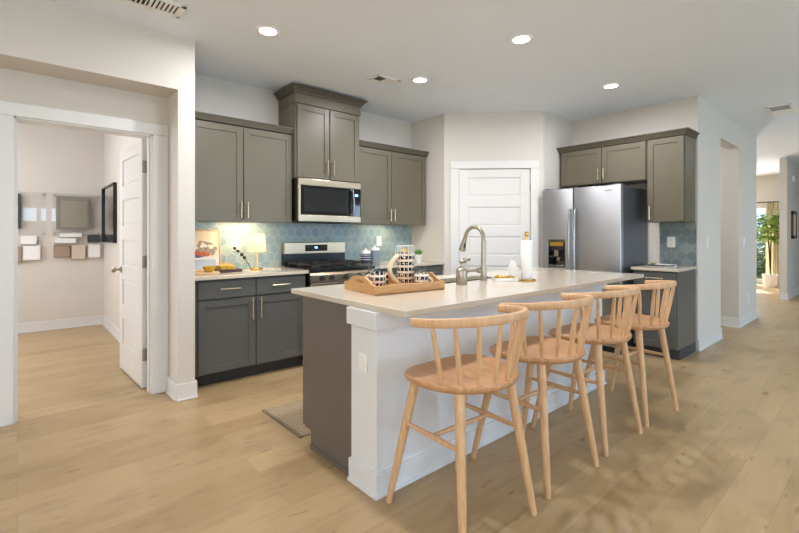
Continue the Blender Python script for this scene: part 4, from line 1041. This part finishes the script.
pocket('flat white wall tray directly under the pin board', .365, .60, 1.135, 1.20, 'white', .07)
pocket('short white wall tray right under the pin board rim', .42, .66, 1.215, 1.265, 'white')
pocket('tan felt wall pocket under the white tray', .36, .53, .955, 1.095, 'tanpocket')
pocket('beige felt wall pocket beside the tan one', .545, .70, .92, 1.105, 'beigepocket')
pocket('white wall pocket under the dark one near the corner', .725, .865, .935, 1.11, 'white')
pocket('dark wall pocket above the white one near the corner', .725, .862, 1.145, 1.24, 'charcoal')

# ------------------------------------------------------------------ hall and entry
t = thing('framed_picture', 'narrow brown framed picture on the far hall wall', 'picture', (12.0, 1.42, 1.44))
m = MB(); x0, x1, z0, z1 = 11.62, 12.12, 1.17, 1.72
m.box(x0, x0+.06, 1.385, 1.419, z0, z1, .003).box(x1-.06, x1, 1.385, 1.419, z0, z1, .003).box(x0, x1, 1.385, 1.419, z0, z0+.06, .003).box(x0, x1, 1.385, 1.419, z1-.06, z1, .003)
m.build('frame', 'brown', t); MB().box(x0+.05, x1-.05, 1.40, 1.419, z0+.05, z1-.05).build('print', 'canvas', t)
o = MB().box(11.78, 11.94, 1.39, 1.4195, 2.31, 2.43, .006).build('door_chime', 'outlet'); rebase(o, (11.86, 1.42, 2.31)); tag(o, 'small white door chime box high on the far hall wall', 'door chime')
# curtain beside the front door
b = bmesh.new(); Nn = 40; r0 = []; r1 = []
for k in range(Nn+1):
    y = 1.80+.40*k/Nn; x = 14.08+.025*math.sin(k*1.3)
    r0.append(b.verts.new((x, y, .02))); r1.append(b.verts.new((x, y, 2.05)))
for k in range(Nn): b.faces.new((r0[k], r0[k+1], r1[k+1], r1[k]))
r = bmesh.ops.solidify(b, geom=list(b.faces), thickness=.008); m = MB(); m._add(b)
t = thing('curtain', 'cream curtain hanging beside the far front door', 'curtain', (14.08, 2.0, .02)); m.build('fabric', 'curtain', t)
MB().cyl((14.08, 1.74, 2.06), (14.08, 2.80, 2.06), .012, seg=12).sph((14.08, 1.73, 2.06), .02).sph((14.08, 2.81, 2.06), .02).build('rod', 'brown', t)
MB().cyl((14.08, 1.76, 2.06), (14.20, 1.76, 2.06), .008, seg=8).cyl((14.08, 2.78, 2.06), (14.20, 2.78, 2.06), .008, seg=8).build('bracket', 'brown', t)
def leafy(name, label, cat, loc, n, hgt, rad, leafsz, mat, pot=None, zmin=.35, seed=1):
    rg = random.Random(seed); t = thing(name, label, cat, loc, 0, local=True)
    z0 = 0
    if pot: MB().lathe([(0, 0), (.12, 0), (.16, .30), (.145, .30), (.14, .27), (0, .27)]).build('pot', pot, t); z0 = .26
    m = MB(); b = bmesh.new()
    for k in range(max(5, n//45)):
        a = rg.uniform(0, 2*PI); q = rg.uniform(.2, .8)*rad
        m.tube([(0, 0, z0), (q*.4*math.cos(a), q*.4*math.sin(a), z0+(hgt-z0)*.5), (q*math.cos(a), q*math.sin(a), hgt*.95)], [.014, .010, .004], 6, up=(0, 1, .2))
    m.build('stem', 'stem', t)
    for k in range(n):
        a = rg.uniform(0, 2*PI); zz = rg.uniform(zmin, 1); q = rad*math.sqrt(rg.random())*(1-.35*abs(zz-.6)*2)
        c = Vector((q*math.cos(a), q*math.sin(a), z0+(hgt-z0)*zz)); d = Vector((math.cos(a+rg.uniform(-.8, .8)), math.sin(a+rg.uniform(-.8, .8)), rg.uniform(-.5, .7))).normalized()
        s_ = d.cross(Vector((0, 0, 1))).normalized()*leafsz*.3; L = leafsz*rg.uniform(.7, 1.3); dn = Vector((0, 0, -L*.15))
        v = [b.verts.new(p) for p in (c, c+d*L*.45+s_, c+d*L+dn, c+d*L*.45-s_)]
        b.faces.new(v)
    mm = MB(); mm._add(b); mm.build('foliage', mat, t); return t
leafy('potted_plant', 'light green leafy potted plant in front of the curtain', 'plant', (13.6, 2.03, 0), 170, 1.72, .17, .22, 'leaflight', 'white', .55, 3)
# outdoors beyond the front door
o = MB().box(14.5, 30, -4, 12, -.22, -.10).build('ground', 'soil'); tag(o, 'mulched ground outside the front door', 'ground', kind='structure')
for k, (x, y, h_, r_, mt, lab) in enumerate(((16.2, 2.55, 1.0, .5, 'leafdark', 'low dark green shrub outside the glazed door'), (17.5, 2.3, 1.5, .6, 'leaf', 'light green shrub outside the glazed door'), (20.5, 3.2, 2.05, 1.1, 'leafblue', 'bluish tree standing beyond the shrubs outside'))):
    leafy('shrub', lab, 'shrub', (x, y, -.10), 700, h_, r_, .16+.05*k, mt, None, .05, k+5)
